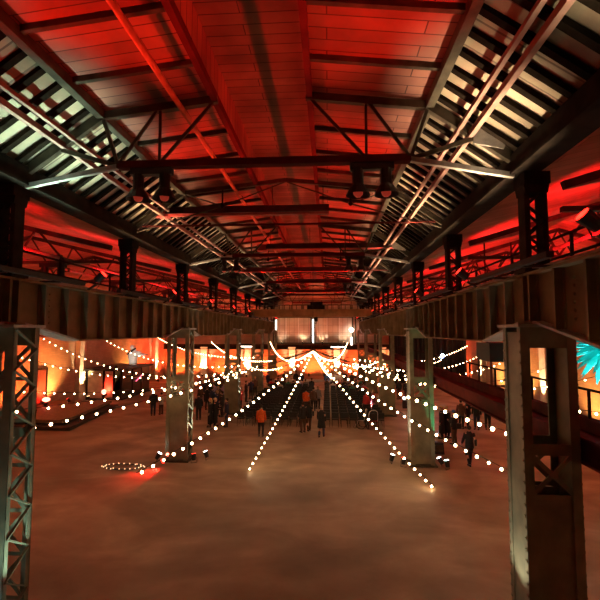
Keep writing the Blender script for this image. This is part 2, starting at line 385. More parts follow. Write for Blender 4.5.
# ------------------------------------------------------------------ crane columns
def lacing(mb, p0, u, w, z0, z1, step, depth_axis, th=.03, bw=.06):
    # zigzag flat bars on a vertical face; u is the face's horizontal direction
    p0 = Vector(p0); u = Vector(u); n = max(1, round((z1-z0)/step)); dz = (z1-z0)/n
    for k in range(n):
        a = p0 + Vector((0, 0, z0+k*dz)) + (u*w if k % 2 else Vector((0, 0, 0)))
        b = p0 + Vector((0, 0, z0+(k+1)*dz)) + (Vector((0, 0, 0)) if k % 2 else u*w)
        mb.beam(a, b, th, bw, depth_axis)
    return mb
CT = 6.03
def make_column(label, kind):
    t = thing('crane_column', (0, 0, 0), label, 'column', None)
    MB().box((0, 0, .03), (1.2, 1.05, .06)).build('base_plate', M['steel'], t)
    for sx in (-1, 1):
        for sy in (-1, 1):
            q = MB().box((sx*.42, sy*.385, CT/2), (.17, .03, CT-.12)); q.box((sx*.49, sy*.33, CT/2), (.03, .13, CT-.12)); q.build('angle_post', M['column'], t)
        if kind == 'right':
            q = MB().box((sx*.47, 0, CT/2), (.02, .6, CT-.3))
            for k in range(28):
                for sy in (-.36, .36): q.box((sx*.512, sy, .3+k*.2), (.02, .05, .04))
            q.build('side_plate', M['column'], t)
        else:
            q = MB(); lacing(q, (sx*.512, -.34, 0), (0, 1, 0), .68, .1, CT-.1, .42, (1, 0, 0)); q.build('side_lacing', M['column'], t)
    for sy in (-1, 1):
        if kind != 'laced': MB().box((0, sy*.36, 1.45), (.7, .02, 2.7)).build('face_plate', M['column'], t)
        q = MB()
        for z0, z1 in (((.3, 1.1), (1.2, 2.0), (2.1, 2.9), (3.05, 3.85), (4.0, 4.8), (4.9, 5.6)) if kind == 'laced' else ((2.9, 3.6),)):
            q.beam((-.36, sy*.375, z0), (.36, sy*.375, z1), .08, .03, (0, 1, 0)); q.beam((.36, sy*.375, z0), (-.36, sy*.375, z1), .08, .03, (0, 1, 0))
            q.box((0, sy*.372, z0-.05), (.7, .02, .08))
        q.build('cross_brace', M['column'], t)
        for z in (3.7, 5.78): MB().box((0, sy*.372, z), (.7, .025, .2 if z < 5.5 else .4)).build('batten', M['column'], t)
    MB().box((0, 0, CT-.03), (1.15, 1.0, .06)).build('cap_plate', M['edge'], t)
    return t
ncol = 5
cols = {}
protos = {}
for side, x, rz, nm in (('l', XL, 0, 'left'), ('r', XR, math.pi, 'right')):
    for k in range(ncol):
        lab = f'riveted steel crane column in {nm} row, {ORD[k]} from the camera'
        kd = 'right' if nm == 'right' else ('laced' if k == 0 else 'left')
        if kd not in protos: protos[kd] = o = make_column(lab, kd); o.location = (x, Y0+BAY*k, 0); o.rotation_euler.z = rz
        else: o = copy_tree(protos[kd], (x, Y0+BAY*k, 0), rz, lab)
        o['group'] = f'crane columns of the {nm} row'; cols[side, k] = o
# ------------------------------------------------------------------ crane girders (haunched plate girders)
GT = H(1.12)
def girder(x, y0, y1, label, hs, he):
    t = thing('crane_girder', (x, (y0+y1)/2, H(-.25)), label, 'girder', 'crane girders')
    zb = H(-.25); ze = CT + .04; hl = 2.4
    if y1 - y0 < 5: hs = he = False; zb = ze
    prof = [(y0, ze if hs else zb)] + ([(y0+.3, ze), (y0+hl, zb)] if hs else []) + ([(y1-hl, zb), (y1-.3, ze)] if he else []) + [(y1, ze if he else zb)]
    q = MB().prism(prof + [(y1, GT), (y0, GT)], 'x', x-.03, x+.03)
    for s in (-1, 1):
        for yy in (y0+1.4, y1-1.4):
            for j in range(6): q.sphere((x+s*.035, yy, zb+.45+j*.14), .03, 6, 4)
    q.build('web', M['girder'], t)
    MB().box((x, (y0+y1)/2, GT), (.46, y1-y0, .05)).build('top_flange', M['girder'], t)
    q = MB()
    for (a, za), (b, zb2) in zip(prof[:-1], prof[1:]):
        if abs(za-zb2) > .1: MB().beam((x, a, za), (x, b, zb2), .46, .045).build('haunch_flange', M['edge'], t)  # pale colour paints the light caught by the sloping haunch edges
        else: q.beam((x, a, za), (x, b, zb2), .46, .045)
    q.build('bottom_flange', M['girder'], t)
    n = round((y1-y0)/.94)
    for k in range(n+1):
        y = y0 + .12 + (y1-y0-.24)*k/n
        zz = zb
        for (a, za), (b, zb2) in zip(prof[:-1], prof[1:]):
            if a <= y <= b: zz = za + (zb2-za)*(y-a)/(b-a)
        q = MB().box((x, y, (zz+GT)/2), (.4, .06, GT-zz-.02)); q.box((x, y-.05, (zz+GT)/2), (.12, .04, GT-zz-.02)); q.build('stiffener', M['girder'], t)
    MB().box((x, (y0+y1)/2, GT+.08), (.07, y1-y0, .11)).build('crane_rail', M['edge'], t)
    return t
for x, nm in ((XL, 'left'), (XR, 'right')):
    edges = [YB+.02] + [Y0+BAY*k for k in range(ncol)] + [YF-.02]
    for k in range(len(edges)-1):
        a, b = edges[k], edges[k+1]
        girder(x, a+.01, b-.01, f'brown plate girder span {"nearest the camera" if k == 0 else ORD[k] + " past the first column"} along the {nm} side' if k else f'brown plate girder span nearest the camera along the {nm} side', k > 0, k < ncol)

# ------------------------------------------------------------------ roof posts on the girders
PT = H(3.15)
def make_post(label):
    t = thing('roof_post', (0, 0, 0), label, 'post')
    z0 = GT + .03
    for sx in (-1, 1):
        MB().box((sx*.17, 0, (z0+PT)/2+.02), (.1, .3, PT-z0-.02)).build('post_leg', M['steel_black'], t)
    for sy in (-1, 1):
        q = MB(); lacing(q, (-.17, sy*.13, 0), (1, 0, 0), .34, z0+.1, PT-.35, .33, (0, 1, 0)); q.build('lacing', M['steel_black'], t)
    q = MB().box((0, 0, PT-.13), (.5, .5, .24)); q.prism([(-.25, PT-.25), (.25, PT-.25), (.22, PT-.42), (-.22, PT-.42)], 'y', -.2, .2); q.build('post_head', M['steel_black'], t)
    MB().box((0, 0, z0+.03), (.6, .5, .06)).build('foot_plate', M['steel_black'], t)
    return t
pproto = None
for x, nm in ((XL, 'left'), (XR, 'right')):
    for k in range(9):
        lab = f'dark laced roof post on the {nm} girder, {ORD[k]} from the camera'
        y = Y0 + HALF*k
        if pproto is None: pproto = make_post(lab); o = pproto; o.location = (x, y, 0)
        else: o = copy_tree(pproto, (x, y, 0), None, lab)
        o['group'] = f'roof posts along the {nm} girder'

# ------------------------------------------------------------------ roof trusses
def truss_main(y, label):
    t = thing('roof_truss', (CX, y, H(3.2)), label, 'truss', 'nave roof trusses')
    q = MB().box((CX, y, H(3.52)), (6.2, .2, .09)); q.box((CX, y, H(3.59)), (6.2, .05, .12)); q.build('bottom_chord', M['beam_red'], t)
    for s in (-1, 1):
        MB().beam((CX+s*3.1, y, H(3.53)), (CX+s*(EX-.05), y, H(3.14)), .1, .1).build('end_strut', M['edge'], t)
        q = MB().beam((CX+s*EX, y, EAVE-.1), (CX+s*KX, y, KNEE-.14), .12, .2); q.beam((CX+s*KX, y, KNEE-.14), (CX+s*.95, y, RIDGE-.14), .1, .16); q.build('top_chord', M['steel'], t)
        q = MB()
        q.beam((CX+s*3.1, y, H(3.54)), (CX+s*KX, y, KNEE-.15), .06, .07); q.beam((CX+s*3.1, y, H(3.54)), (CX+s*4.6, y, EAVE+.45), .06, .09)
        q.beam((CX+s*3.1, y, H(3.57)), (CX+s*2.2, y, KNEE+.05), .05, .06); q.beam((CX+s*2.2, y, H(3.57)), (CX+s*2.2, y, KNEE), .05, .05)
        q.beam((CX+s*2.2, y, H(3.57)), (CX+s*1.0, y, RIDGE-.15), .05, .06)
        q.build('web_bar', M['steel'], t)
        if s < 0: continue
        q = MB().prism([(CX+s*4.35, EAVE+.25), (CX+s*4.95, EAVE+.12), (CX+s*5.0, EAVE+.28), (CX+s*4.4, EAVE+.66)], 'y', y-.09, y-.06); q.build('gusset_plate', M['edge'], t)
    return t
def truss_mid(y, label):
    t = thing('rod_truss', (CX, y, H(3.2)), label, 'truss', 'nave rod trusses')
    for s in (-1, 1):
        q = MB().beam((CX+s*EX, y, EAVE-.1), (CX+s*KX, y, KNEE-.14), .1, .16); q.beam((CX+s*KX, y, KNEE-.14), (CX, y, RIDGE-.05), .09, .13); q.build('top_chord', M['steel'], t)
        q = MB(); nd = (CX+s*2.15, y, H(4.2))
        q.tube([(CX+s*(EX-.1), y, H(3.35)), nd], .025, 6); q.tube([nd, (CX, y, RIDGE-.1)], .022, 6); q.tube([nd, (CX+s*KX, y, KNEE-.15)], .02, 6)
        q.build('tie_rod', M['steel'], t)
        MB().tube([nd, (CX+s*2.15, y, KNEE+.05)], .03, 6).build('strut', M['steel_black'], t)
        MB().sphere(nd, .07, 8, 6).build('joint', M['steel_black'], t)
    MB().tube([(CX-4.9, y, H(3.55)), (CX+4.9, y, H(3.55))], .035, 6).build('tie_bar', M['beam_red'], t)
    return t
for k in range(9):
    y = Y0 + HALF*k - .3
    if k % 2 == 0: truss_main(y+.28, f'steel roof truss across the nave over the {ORD[k//2]} pair of crane columns')
    else: truss_mid(y, f'thin rod truss across the nave, {ORD[k//2]} such truss from the camera')
truss_mid(Y0-HALF, 'thin rod truss almost overhead, nearest the camera')
def aisle_truss(a0, a1, y, label, grp):
    am = (a0+a1)/2; w = (a1-a0)/2
    t = thing('aisle_truss', (am, y, H(2.0)), label, 'truss', grp)
    MB().box((am, y, H(2.35)), (2*w-.1, .12, .1)).build('tie_beam', M['steel'], t)
    for s in (-1, 1):
        MB().beam((am+s*(w-.1), y, H(2.82)), (am, y, H(4.5)), .12, .16).build('top_chord', M['steel'], t)
        MB().beam((am+s*(w-.15), y, H(2.8)), (am+s*(w-1.9), y, H(3.2)), .09, .12).build('end_strut', M['edge'], t)
        q = MB()
        for a, b in ((.75, .6), (.5, .6), (.5, .3), (.2, .3), (.2, 0)):
            q.beam((am+s*w*a, y, H(2.4)), (am+s*w*b, y, H(4.5-1.6*b)), .05, .06)
        q.build('web_bar', M['steel'], t)
    return t
for k in range(9):
    y = Y0 + HALF*k - .3
    aisle_truss(WL, XL-.35, y, f'red lit roof truss over the left aisle, {ORD[k]} from the camera', 'left aisle trusses')
    aisle_truss(XR+.35, WR, y, f'red lit roof truss over the right aisle, {ORD[k]} from the camera', 'right aisle trusses')
# pipes lengthwise in the aisles
for i, (x, h) in enumerate(((-9.2, 2.5), (-12.4, 2.9), (-17.0, 2.6), (7.2, 2.6), (9.8, 2.9), (13.4, 2.6))):
    t = thing('aisle_pipe', (x, 20, H(h)), f'long steel pipe under the {"left" if x < 0 else "right"} aisle roof, {ORD[i % 3]} from the nave', 'pipe')
    MB().tube([(x, YB, H(h)), (x, YF-.1, H(h))], .07, 8).build('pipe', M['purlin'], t, True)
    q = MB()
    for k in range(9): q.box((x, Y0+HALF*k-.3, H(h)), (.2, .1, .2))
    q.build('pipe_clamp', M['steel'], t)
# gallery handrails behind the girders
for x, nm in ((XL-.62, 'left'), (XR+.62, 'right')):
    t = thing('walkway_railing', (x, 25, H(1.1)), f'dark steel railing on the walkway behind the {nm} girder', 'railing')
    MB().box((x, (YB+YF)/2, H(1.06)), (.8, YF-YB-.4, .05)).build('walkway_plate', M['steel_black'], t)
    for k in range(19): MB().box((x+(.3 if x > 0 else -.3), .5+2.9*k, H(1.55)), (.05, .05, 1.0)).build('railing_post', M['steel_black'], t)
    q = MB()
    for h in (1.6, 2.05): q.tube([(x+(.3 if x > 0 else -.3), YB+.1, H(h)), (x+(.3 if x > 0 else -.3), YF-.2, H(h))], .03, 6)
    q.build('handrail', M['steel_black'], t)

# ------------------------------------------------------------------ heater tubes across the nave
for i, (x0, x1, y, h) in enumerate(((-6.0, .05, 14.6, 4.1), (-3.4, 3.2, 20.9, 4.05), (-6.0, 2.7, 28.7, 4.05), (-4.2, 3.2, 35.4, 4.05), (-5.6, 2.6, 44, 4.0))):
    t = thing('heater_tube', ((x0+x1)/2, y, H(h)), f'dark red heater tube hung across the nave, {ORD[i]} from the camera', 'heater', 'heater tubes across the nave')
    q = MB().prism([(y-.24, H(h-.06)), (y-.14, H(h+.2)), (y+.14, H(h+.2)), (y+.24, H(h-.06)), (y+.2, H(h-.06)), (y+.12, H(h+.16)), (y-.12, H(h+.16)), (y-.2, H(h-.06))], 'x', x0+.4, x1); q.build('reflector', M['heater'], t)
    MB().tube([(x0+.2, y, H(h-.02)), (x1, y, H(h-.02))], .09, 8).build('tube', M['heater_red'], t, True)
    q = MB().box((x0+.2, y, H(h+.02)), (.5, .34, .3)); q.build('burner_box', M['heater_red'], t)
    for k in range(4):
        x = x0+.6+(x1-x0-.8)*k/3
        MB().tube([(x, y, H(h+.14)), (x, y, KNEE + (1-abs(x-CX)/KX)*.25 if abs(x-CX) < KX else KNEE-(abs(x-CX)-KX)*.62)], .012, 5).build('hanger_rod', M['steel_black'], t)

# ------------------------------------------------------------------ twin high-bay lamps
def make_lamp(label):
    t = thing('twin_lamp', (0, 0, 0), label, 'lamp')
    MB().box((0, 0, .02), (.78, .14, .12)).build('hanging_bar', M['black'], t)
    for s in (-1, 1):
        q = MB().tube([(s*.25, 0, -.02), (s*.25, 0, -.3)], .1, 10); q.build('ballast', M['black'], t)
        q = MB().tube([(s*.25, 0, -.3), (s*.25, 0, -.36), (s*.25, 0, -.5)], [.1, .15, .22], 14, False); q.build('lamp_shade', M['black'], t)
        MB().sphere((s*.25, 0, -.45), .09, 8, 6).build('lamp_glass', M['lens_dim'], t, True)
    return t
lp = None; lampspots = [(.92, Y0-.02, 3.37, 'right of middle, nearest the camera'), (-3.75, Y0-.02, 3.37, 'left of middle, nearest the camera'),
    (1.25, Y0+BAY-.02, 3.37, 'right of middle, second from the camera'), (-4.6, Y0+BAY-.02, 3.37, 'left of middle, second from the camera'),
    (1.5, Y0+2*BAY-.02, 3.37, 'right of middle, third from the camera'), (-4.2, Y0+2*BAY-.02, 3.37, 'left of middle, third from the camera')]
for x, y, h, w in lampspots:
    lab = f'twin high-bay lamp hung under a nave truss {w}'
    if lp is None: lp = make_lamp(lab); o = lp; o.location = (x, y, H(h))
    else: o = copy_tree(lp, (x, y, H(h)), None, lab)
    o.scale = (1.15, 1.15, 1.15); o['group'] = 'twin lamps under the nave roof'
for i, (x, k) in enumerate(((-9.4, 1), (-9.8, 2), (-9.5, 3), (-9.8, 4), (-9.6, 0), (8.2, 1), (8.4, 2))):
    nm, j = ('left', i) if x < 0 else ('right', i-5)
    copy_tree(lp, (x, Y0+HALF*k-.3, H(2.22)), None, f'twin lamp tinted red under the {nm} aisle roof at truss {ORD[k]} from the camera', 'twin lamps under the aisle roofs')

# ------------------------------------------------------------------ travelling crane near the far end
cy = 39.6
t = thing('bridge_crane', (CX, cy, GT), 'ochre travelling crane spanning the nave between both girders near the far end', 'crane')
q = MB().box((CX, cy-.5, GT+.48), (XR-XL+.4, .4, .62)); q.box((CX, cy-.5, GT+.8), (XR-XL+.4, .56, .05)); q.build('bridge_beam', M['crane'], t)
q = MB().box((CX, cy+.9, GT+.48), (XR-XL+.4, .4, .62)); q.build('bridge_beam', M['crane'], t)
for x in (XL, XR): MB().box((x, cy+.2, GT+.34), (.4, 2.8, .4)).build('end_carriage', M['steel'], t)
q = MB().box((CX+.3, cy+.2, GT+1.0), (1.6, 1.5, .35)); q.tube([(CX-.2, cy-.3, GT+1.3), (CX+.9, cy-.3, GT+1.3)], .22, 10); q.box((CX+.6, cy+.5, GT+1.35), (.5, .5, .5)); q.build('trolley', M['steel_black'], t)
q = MB()
for k in range(12): q.box((XL+.8+k*.92, cy+1.2, GT+1.25), (.05, .05, 1.0))
q.box((CX, cy+1.2, GT+1.75), (XR-XL-1.2, .05, .05)); q.box((CX, cy+1.2, GT+1.3), (XR-XL-1.2, .04, .04)); q.build('railing', M['steel'], t)
HUB = P(313, 350, 25.1); HK = Vector((CX+.3, cy+.2, GT-.4))
q = MB().tube([(HK.x, HK.y, GT+.9), (HK.x, HK.y, HK.z+.5)], .03, 6); q.build('hoist_rope', M['steel_black'], t)
q = MB().box((HK.x, HK.y, HK.z+.35), (.3, .2, .4)); q.tube([(HK.x, HK.y, HK.z+.15), (HK.x+.08, HK.y, HK.z), (HK.x, HK.y, HK.z-.08), (HK.x-.08, HK.y, HK.z)], .03, 6); q.build('hook_block', M['steel_black'], t)
t = thing('hanging_ring', tuple(HUB), 'small steel ring on a wire where all string lights meet', 'ring')
MB().tube([(HUB.x+.12*math.cos(2*math.pi*k/12), HUB.y+.12*math.sin(2*math.pi*k/12), HUB.z) for k in range(13)], .02, 6, False).build('ring', M['steel'], t)
MB().tube([(HUB.x-.12, HUB.y, HUB.z), (HUB.x, HUB.y, HUB.z+.5), (HUB.x, Y0+3*HALF-.3, H(4.9))], .012, 5).build('wire', M['cable'], t)

# ------------------------------------------------------------------ dark red beams and catwalk rail on the right
t = thing('runway_beam', (4.75, 25, 3.48), 'dark red steel beam running lengthwise through the right column row', 'beam')
q = MB().box((4.75, 26.9, 3.715), (.06, 56, .46)); q.build('web', M['beam_red'], t)
for z in (3.49, 3.94): MB().box((4.75, 26.9, z), (.26, 56, .035)).build('flange', M['beam_red'], t)
t = thing('outer_beam', (5.75, 15, 3.6), 'second dark red beam behind the right column row under a handrail', 'beam')
MB().box((5.75, 20, 3.8), (.08, 42, .3)).build('web', M['beam_red'], t)
for z in (3.64, 3.96): MB().box((5.75, 20, z), (.2, 42, .03)).build('flange', M['beam_red'], t)
for k in range(15): MB().box((5.75, 2+2.7*k, 4.28), (.05, .05, .62)).build('railing_post', M['steel_black'], t)
MB().tube([(5.75, -.9, 4.6), (5.75, 40.9, 4.6)], .03, 6).build('handrail', M['steel_black'], t)
# crane driver's cab hanging behind the right girder
t = thing('crane_cab', (6.5, 17, 3.75), 'black crane driver cab with window frame hanging beyond right girder', 'cab')
cx, cyy = 6.55, 17.0
MB().box((cx, cyy, H(-.78)), (1.35, 1.4, .68)).build('cab_box', M['black'], t)
for dx in (-.62, .62):
    for dy in (-.65, .65): MB().box((cx+dx, cyy+dy, H(-1.62)), (.07, .07, 1.05)).build('corner_post', M['door'], t)
MB().box((cx+.2, cyy-.66, H(-1.62)), (.06, .05, 1.05)).build('mullion', M['door'], t)
q = MB().box((cx, cyy-.65, H(-2.16)), (1.35, .08, .09)); q.box((cx, cyy+.65, H(-2.16)), (1.35, .08, .09)); q.box((cx-.64, cyy, H(-2.16)), (.08, 1.3, .09)); q.box((cx+.64, cyy, H(-2.16)), (.08, 1.3, .09)); q.build('floor_frame', M['door'], t)
for dx in (-.5, .5): MB().tube([(cx+dx, cyy, H(-.45)), (cx+dx, cyy, H(3.4))], .03, 6).build('hanger_rod', M['steel_black'], t)
# turquoise spiky lantern at the right edge
c0 = P(612, 346, 13.5)
t = thing('star_lantern', tuple(c0), 'big turquoise paper lantern of jagged leaves hanging at right edge', 'lantern')
rr = 1.12
golden = math.pi*(3-math.sqrt(5)); N_ = 90
MB().sphere(tuple(c0), .55, 14, 10).build('core', M['cyan'], t, True)
first = None
for k in range(N_):
    zz = 1 - 2*(k+.5)/N_; ra = math.sqrt(1-zz*zz); d = Vector((ra*math.cos(golden*k), ra*math.sin(golden*k), zz))
    q = MB(); side = d.cross(Vector((0, 0, 1))).normalized(); up = side.cross(d)
    b = c0 + d*.5; tip = c0 + d*rr*(1.05 + .12*math.sin(k*2.3)) - up*.12
    q.add([b-side*.14, b+side*.14, tip, (b+tip)/2+up*.1, (b+tip)/2-side*.11, (b+tip)/2+side*.11, b+up*.1, b-up*.06], [(0,4,3,6), (6,3,5,1), (4,2,3), (3,2,5), (0,7,4), (7,1,5), (7,2,4), (7,5,2)])
    q.build('leaf', M['cyan'], t)
MB().tube([(c0.x, c0.y, c0.z+.5), (c0.x, c0.y, H(2.4))], .012, 5).build('hanging_cord', M['cable'], t)

# ------------------------------------------------------------------ stage at the far end
t = thing('stage', (CX-.3, 53.2, 0), 'low black stage with white front edge before the end wall', 'stage')
MB().box((CX-.3, 53.2, .1), (9.0, 4.4, .2)).build('stage_block', M['black'], t)
MB().box((CX-.3, 53.2, .23), (9.2, 4.6, .06)).build('stage_deck', M['wood'], t)
q = MB().box((CX-.3, 50.87, .15), (9.2, .05, .26)); q.build('white_edge', M['white'], t)
tp = P(334, 381.5, 49.0)
t = thing('white_table', (tp.x, 49, 0), 'long white table at the back beyond the right chair block', 'table')
MB().box((tp.x, 49, .97), (1.9, .8, .07)).build('table_top', M['white'], t); MB().box((tp.x, 48.62, .75), (1.9, .03, .42)).build('front_cloth', M['white'], t)
for a in (-.85, .85):
    for b in (-.3, .35): MB().box((tp.x+a, 49+b, .47), (.05, .05, .94)).build('leg', M['steel'], t)

# ------------------------------------------------------------------ black chairs in rows
def make_chair(label):
    t = thing('folding_chair', (0, 0, 0), label, 'chair')
    MB().box((0, .02, .45), (.44, .42, .05)).build('seat', M['black'], t)
    q = MB().box((0, -.2, .72), (.44, .04, .34)); q.build('backrest', M['black_gloss'], t)
    for s in (-1, 1):
        MB().tube([(s*.2, -.2, .9), (s*.2, -.19, .45), (s*.2, -.26, 0)], .014, 6).build('leg', M['steel'], t)
        MB().tube([(s*.2, .18, .43), (s*.2, .24, 0)], .014, 6).build('leg', M['steel'], t)
    return t
ch = None
taken = {}
for row in range(16):
    y = 27.4 + 1.02*row
    for blk, x0, n, nm in (('L', -1.62, 8, 'left'), ('R', -.12, 7, 'right')):
        for i in range(n):
            x = x0 - .55*i if blk == 'L' else x0 + .55*i
            lab = f'black folding chair, {nm} block, {ORD[row]} row from camera, {ORD[i]} seat from centre aisle'
            if ch is None: ch = make_chair(lab); o = ch; o.location = (x, y, 0)
            else: o = copy_tree(ch, (x, y, 0), random.uniform(-.05, .05), lab)
            o['group'] = f'chairs of the {nm} block'; taken[blk, row, i] = (x, y)

# ------------------------------------------------------------------ people
def skin_mesh(verts, edges, radii, sub=1):
    me = bpy.data.meshes.new('tmp'); me.from_pydata(verts, edges, [])
    ob = bpy.data.objects.new('tmp', me); COL.objects.link(ob)
    md = ob.modifiers.new('s', 'SKIN'); md.use_smooth_shade = True
    for i, r in enumerate(radii):
        sv = me.skin_vertices[0].data[i]; sv.radius = r if isinstance(r, tuple) else (r, r); sv.use_root = (i == 0)
    if sub: ob.modifiers.new('d', 'SUBSURF').levels = sub
    dg = bpy.context.evaluated_depsgraph_get(); dg.update()
    res = bpy.data.meshes.new_from_object(ob.evaluated_get(dg))
    bpy.data.objects.remove(ob); bpy.data.meshes.remove(me)
    return res
# a pose gives joints; the figure faces +Y
def pose(kind):
    J = dict(pel=(0, 0, .95), sp=(0, 0, 1.13), ch=(0, .0, 1.34), nk=(0, .0, 1.49), h0=(0, .015, 1.56), h1=(0, .025, 1.64), h2=(0, .01, 1.72))
    def arms(l, r):
        for n, s, a in (('l', -1, l), ('r', 1, r)):
            J[n+'s'] = (s*.17, 0, 1.41); J[n+'e'] = (s*a[0][0], a[0][1], a[0][2]); J[n+'w'] = (s*a[1][0], a[1][1], a[1][2])
    def legs(l, r):
        for n, s, a in (('l', -1, l), ('r', 1, r)):
            J[n+'h'] = (s*.09, 0, .89); J[n+'k'] = (s*.1, a[0], a[1]); J[n+'a'] = (s*.1, a[2], a[3]); J[n+'t'] = (s*.115, a[2]+.16, max(.035, a[3]-.055))
    down = ((.23, -.03, 1.14), (.25, .05, .9))
    if kind == 'stand': arms(down, down); legs((.02, .49, -.02, .09), (.02, .49, -.02, .09))
    elif kind == 'walk': arms(((.22, .1, 1.15), (.22, .25, .95)), ((.22, -.14, 1.16), (.23, -.12, .92))); legs((.05, .49, -.24, .15), (.16, .5, .22, .09))
    elif kind == 'pocket': arms(((.29, -.08, 1.15), (.19, .1, 1.0)), ((.29, -.08, 1.15), (.19, .1, 1.0))); legs((.02, .49, -.02, .09), (.06, .49, .06, .09))
    elif kind == 'hold': arms(((.24, .02, 1.14), (.12, .24, 1.2)), ((.23, .0, 1.14), (.16, .22, 1.12))); legs((.02, .49, -.02, .09), (.02, .49, -.02, .09))
    elif kind == 'sit':
        arms(((.22, .04, 1.16), (.15, .26, 1.02)), ((.22, .04, 1.16), (.15, .26, 1.02)))
        for n, s in (('l', -1), ('r', 1)):
            J[n+'h'] = (s*.09, .02, .92); J[n+'k'] = (s*.11, .42, .93); J[n+'a'] = (s*.11, .4, .52); J[n+'t'] = (s*.12, .55, .46)
    return J
def body_mesh(J):
    order = ['pel', 'sp', 'ch', 'nk', 'h0', 'h1', 'h2', 'ls', 'le', 'lw', 'rs', 're', 'rw', 'lh', 'lk', 'la', 'lt', 'rh', 'rk', 'ra', 'rt']
    rad = dict(pel=(.13, .1), sp=(.12, .09), ch=(.14, .1), nk=.052, h0=(.066, .07), h1=(.078, .095), h2=(.06, .07), ls=.06, le=.042, lw=.028, rs=.06, re=.042, rw=.028,
               lh=.085, lk=.058, la=.04, lt=.034, rh=.085, rk=.058, ra=.04, rt=.034)
    V = [J[k] for k in order]; I = {k: i for i, k in enumerate(order)}; Rr = [rad[k] for k in order]
    E = [(I[a], I[b]) for a, b in (('pel', 'sp'), ('sp', 'ch'), ('ch', 'nk'), ('nk', 'h0'), ('h0', 'h1'), ('h1', 'h2'), ('ch', 'ls'), ('ls', 'le'), ('le', 'lw'), ('ch', 'rs'), ('rs', 're'), ('re', 'rw'),
          ('pel', 'lh'), ('lh', 'lk'), ('lk', 'la'), ('la', 'lt'), ('pel', 'rh'), ('rh', 'rk'), ('rk', 'ra'), ('ra', 'rt'))]
    # nose
    V.append((0, .125, 1.635)); Rr.append(.014); E.append((I['h1'], len(V)-1))
    for n, s in (('l', -1), ('r', 1)):
        w = Vector(J[n+'w']); e = Vector(J[n+'e']); d = (w-e).normalized(); sd = Vector((0, 1, 0)) if abs(d.y) < .8 else Vector((s*1., 0, 0))
        sd = (sd - d*sd.dot(d)).normalized(); nn = d.cross(sd)
        pm = w + d*.07; V.append(tuple(pm)); Rr.append((.034, .02)); pi = len(V)-1; E.append((I[n+'w'], pi))
        for j, (o, l) in enumerate(((-.03, .07), (-.01, .085), (.012, .08), (.032, .062))):
            a = pm + d*.025 + sd*o; b_ = a + d*l*.5; c_ = b_ + d*l*.4 + nn*.015*(-s)
            V += [tuple(b_), tuple(c_)]; Rr += [.009, .008]; E += [(pi, len(V)-2), (len(V)-2, len(V)-1)]
        th = w + d*.035 + sd*.045; V += [tuple(th), tuple(th + d*.04 + sd*.012)]; Rr += [.011, .009]; E += [(I[n+'w'], len(V)-2), (len(V)-2, len(V)-1)]
    me = skin_mesh(V, E, Rr, 1)
    return me
def limb(q, pts, rs, n=8):
    q.tube(pts, rs, n); return q
def cloth_top(J, coat, sit):
    q = MB(); z0 = .8 if not coat else coat
    if sit: z0 = .86
    rg = [(0, -.01, z0, .235 if coat else .19, .165 if coat else .145)]
    if coat and not sit: rg.append((0, 0, .75, .21, .155))
    rg += [(0, 0, .95, .185, .14), (0, 0, 1.13, .168, .128), (0, 0, 1.3, .195, .138), (0, 0, 1.4, .19, .125), (0, 0, 1.46, .115, .09), (0, 0, 1.51, .075, .075)]
    q.loft(rg, 14)
    for n in 'lr':
        s = Vector(J[n+'s']); e = Vector(J[n+'e']); w = Vector(J[n+'w'])
        q.tube([s+Vector((0, 0, .01)), s*.6+e*.4, e, e*.5+w*.5, w], [.075, .068, .06, .054, .046], 10)
    return q
def cloth_legs(J, sit):
    q = MB(); q.loft([(0, 0, .82, .165, .125), (0, 0, .9, .17, .13), (0, 0, 1.0, .155, .118)], 12)
    for n in 'lr':
        h = Vector(J[n+'h']); k = Vector(J[n+'k']); a = Vector(J[n+'a'])
        q.tube([h, h*.5+k*.5, k, k*.5+a*.5, a+Vector((0, 0, .01))], [.1, .092, .074, .066, .058], 10)
    return q
def hair_mesh(long):
    q = MB().sphere((0, -.005, 1.672), (.092, .112, .098), 12, 8)
    q.v = [(x, y - (.02 if y > .05 and z < 1.69 else 0) - (.07 if y > .03 and z < 1.67 else 0), z) for x, y, z in q.v]
    if long: q.loft([(0, -.08, 1.4, .09, .035), (0, -.085, 1.5, .105, .05), (0, -.07, 1.62, .1, .06)], 10)
    return q
def hat_mesh():
    return MB().loft([(0, .005, 1.66, .098, .115), (0, .005, 1.71, .098, .112), (0, 0, 1.77, .07, .085), (0, 0, 1.79, .02, .025)], 12)
def shoes(J):
    q = MB()
    for n in 'lr':
        a = Vector(J[n+'a']); t_ = Vector(J[n+'t'])
        q.tube([a+Vector((0, -.05, -.045)), a+Vector((0, .03, -.04)), t_+Vector((0, .02, .0)), t_+Vector((0, .06, 0))], [.042, .048, .042, .022], 8)
    return q
def face_marks():
    q = MB()
    for s in (-1, 1): q.sphere((s*.032, .106, 1.645), (.013, .008, .009), 6, 4)
    q.box((0, .102, 1.595), (.045, .012, .009)); return q
MESH = {}
def pmesh(key, fn):
    if key not in MESH: MESH[key] = fn()
    return MESH[key]
CLO = {}
def cmat(c):
    if c not in CLO: CLO[c] = mat('cloth %d' % len(CLO), c, .85, 0, .2, 12)
    return CLO[c]
SKIN = mat('skin', (.5, .28, .19), .55, 0, .08, 6)
DARK = (.018, .017, .02); NAVY = (.02, .03, .07); ORANGE = (.75, .12, .02); REDC = (.5, .03, .03); GREY = (.2, .19, .19); JEAN = (.05, .08, .16); BROWN = (.1, .05, .03); PALE = (.6, .52, .45); BLOND = (.5, .33, .14); GREEN = (.05, .2, .13); BLUE = (.06, .14, .4); LILAC = (.3, .24, .36); TAN = (.5, .33, .2)
HAIRD = (.03, .018, .01)
PEOPLE = []
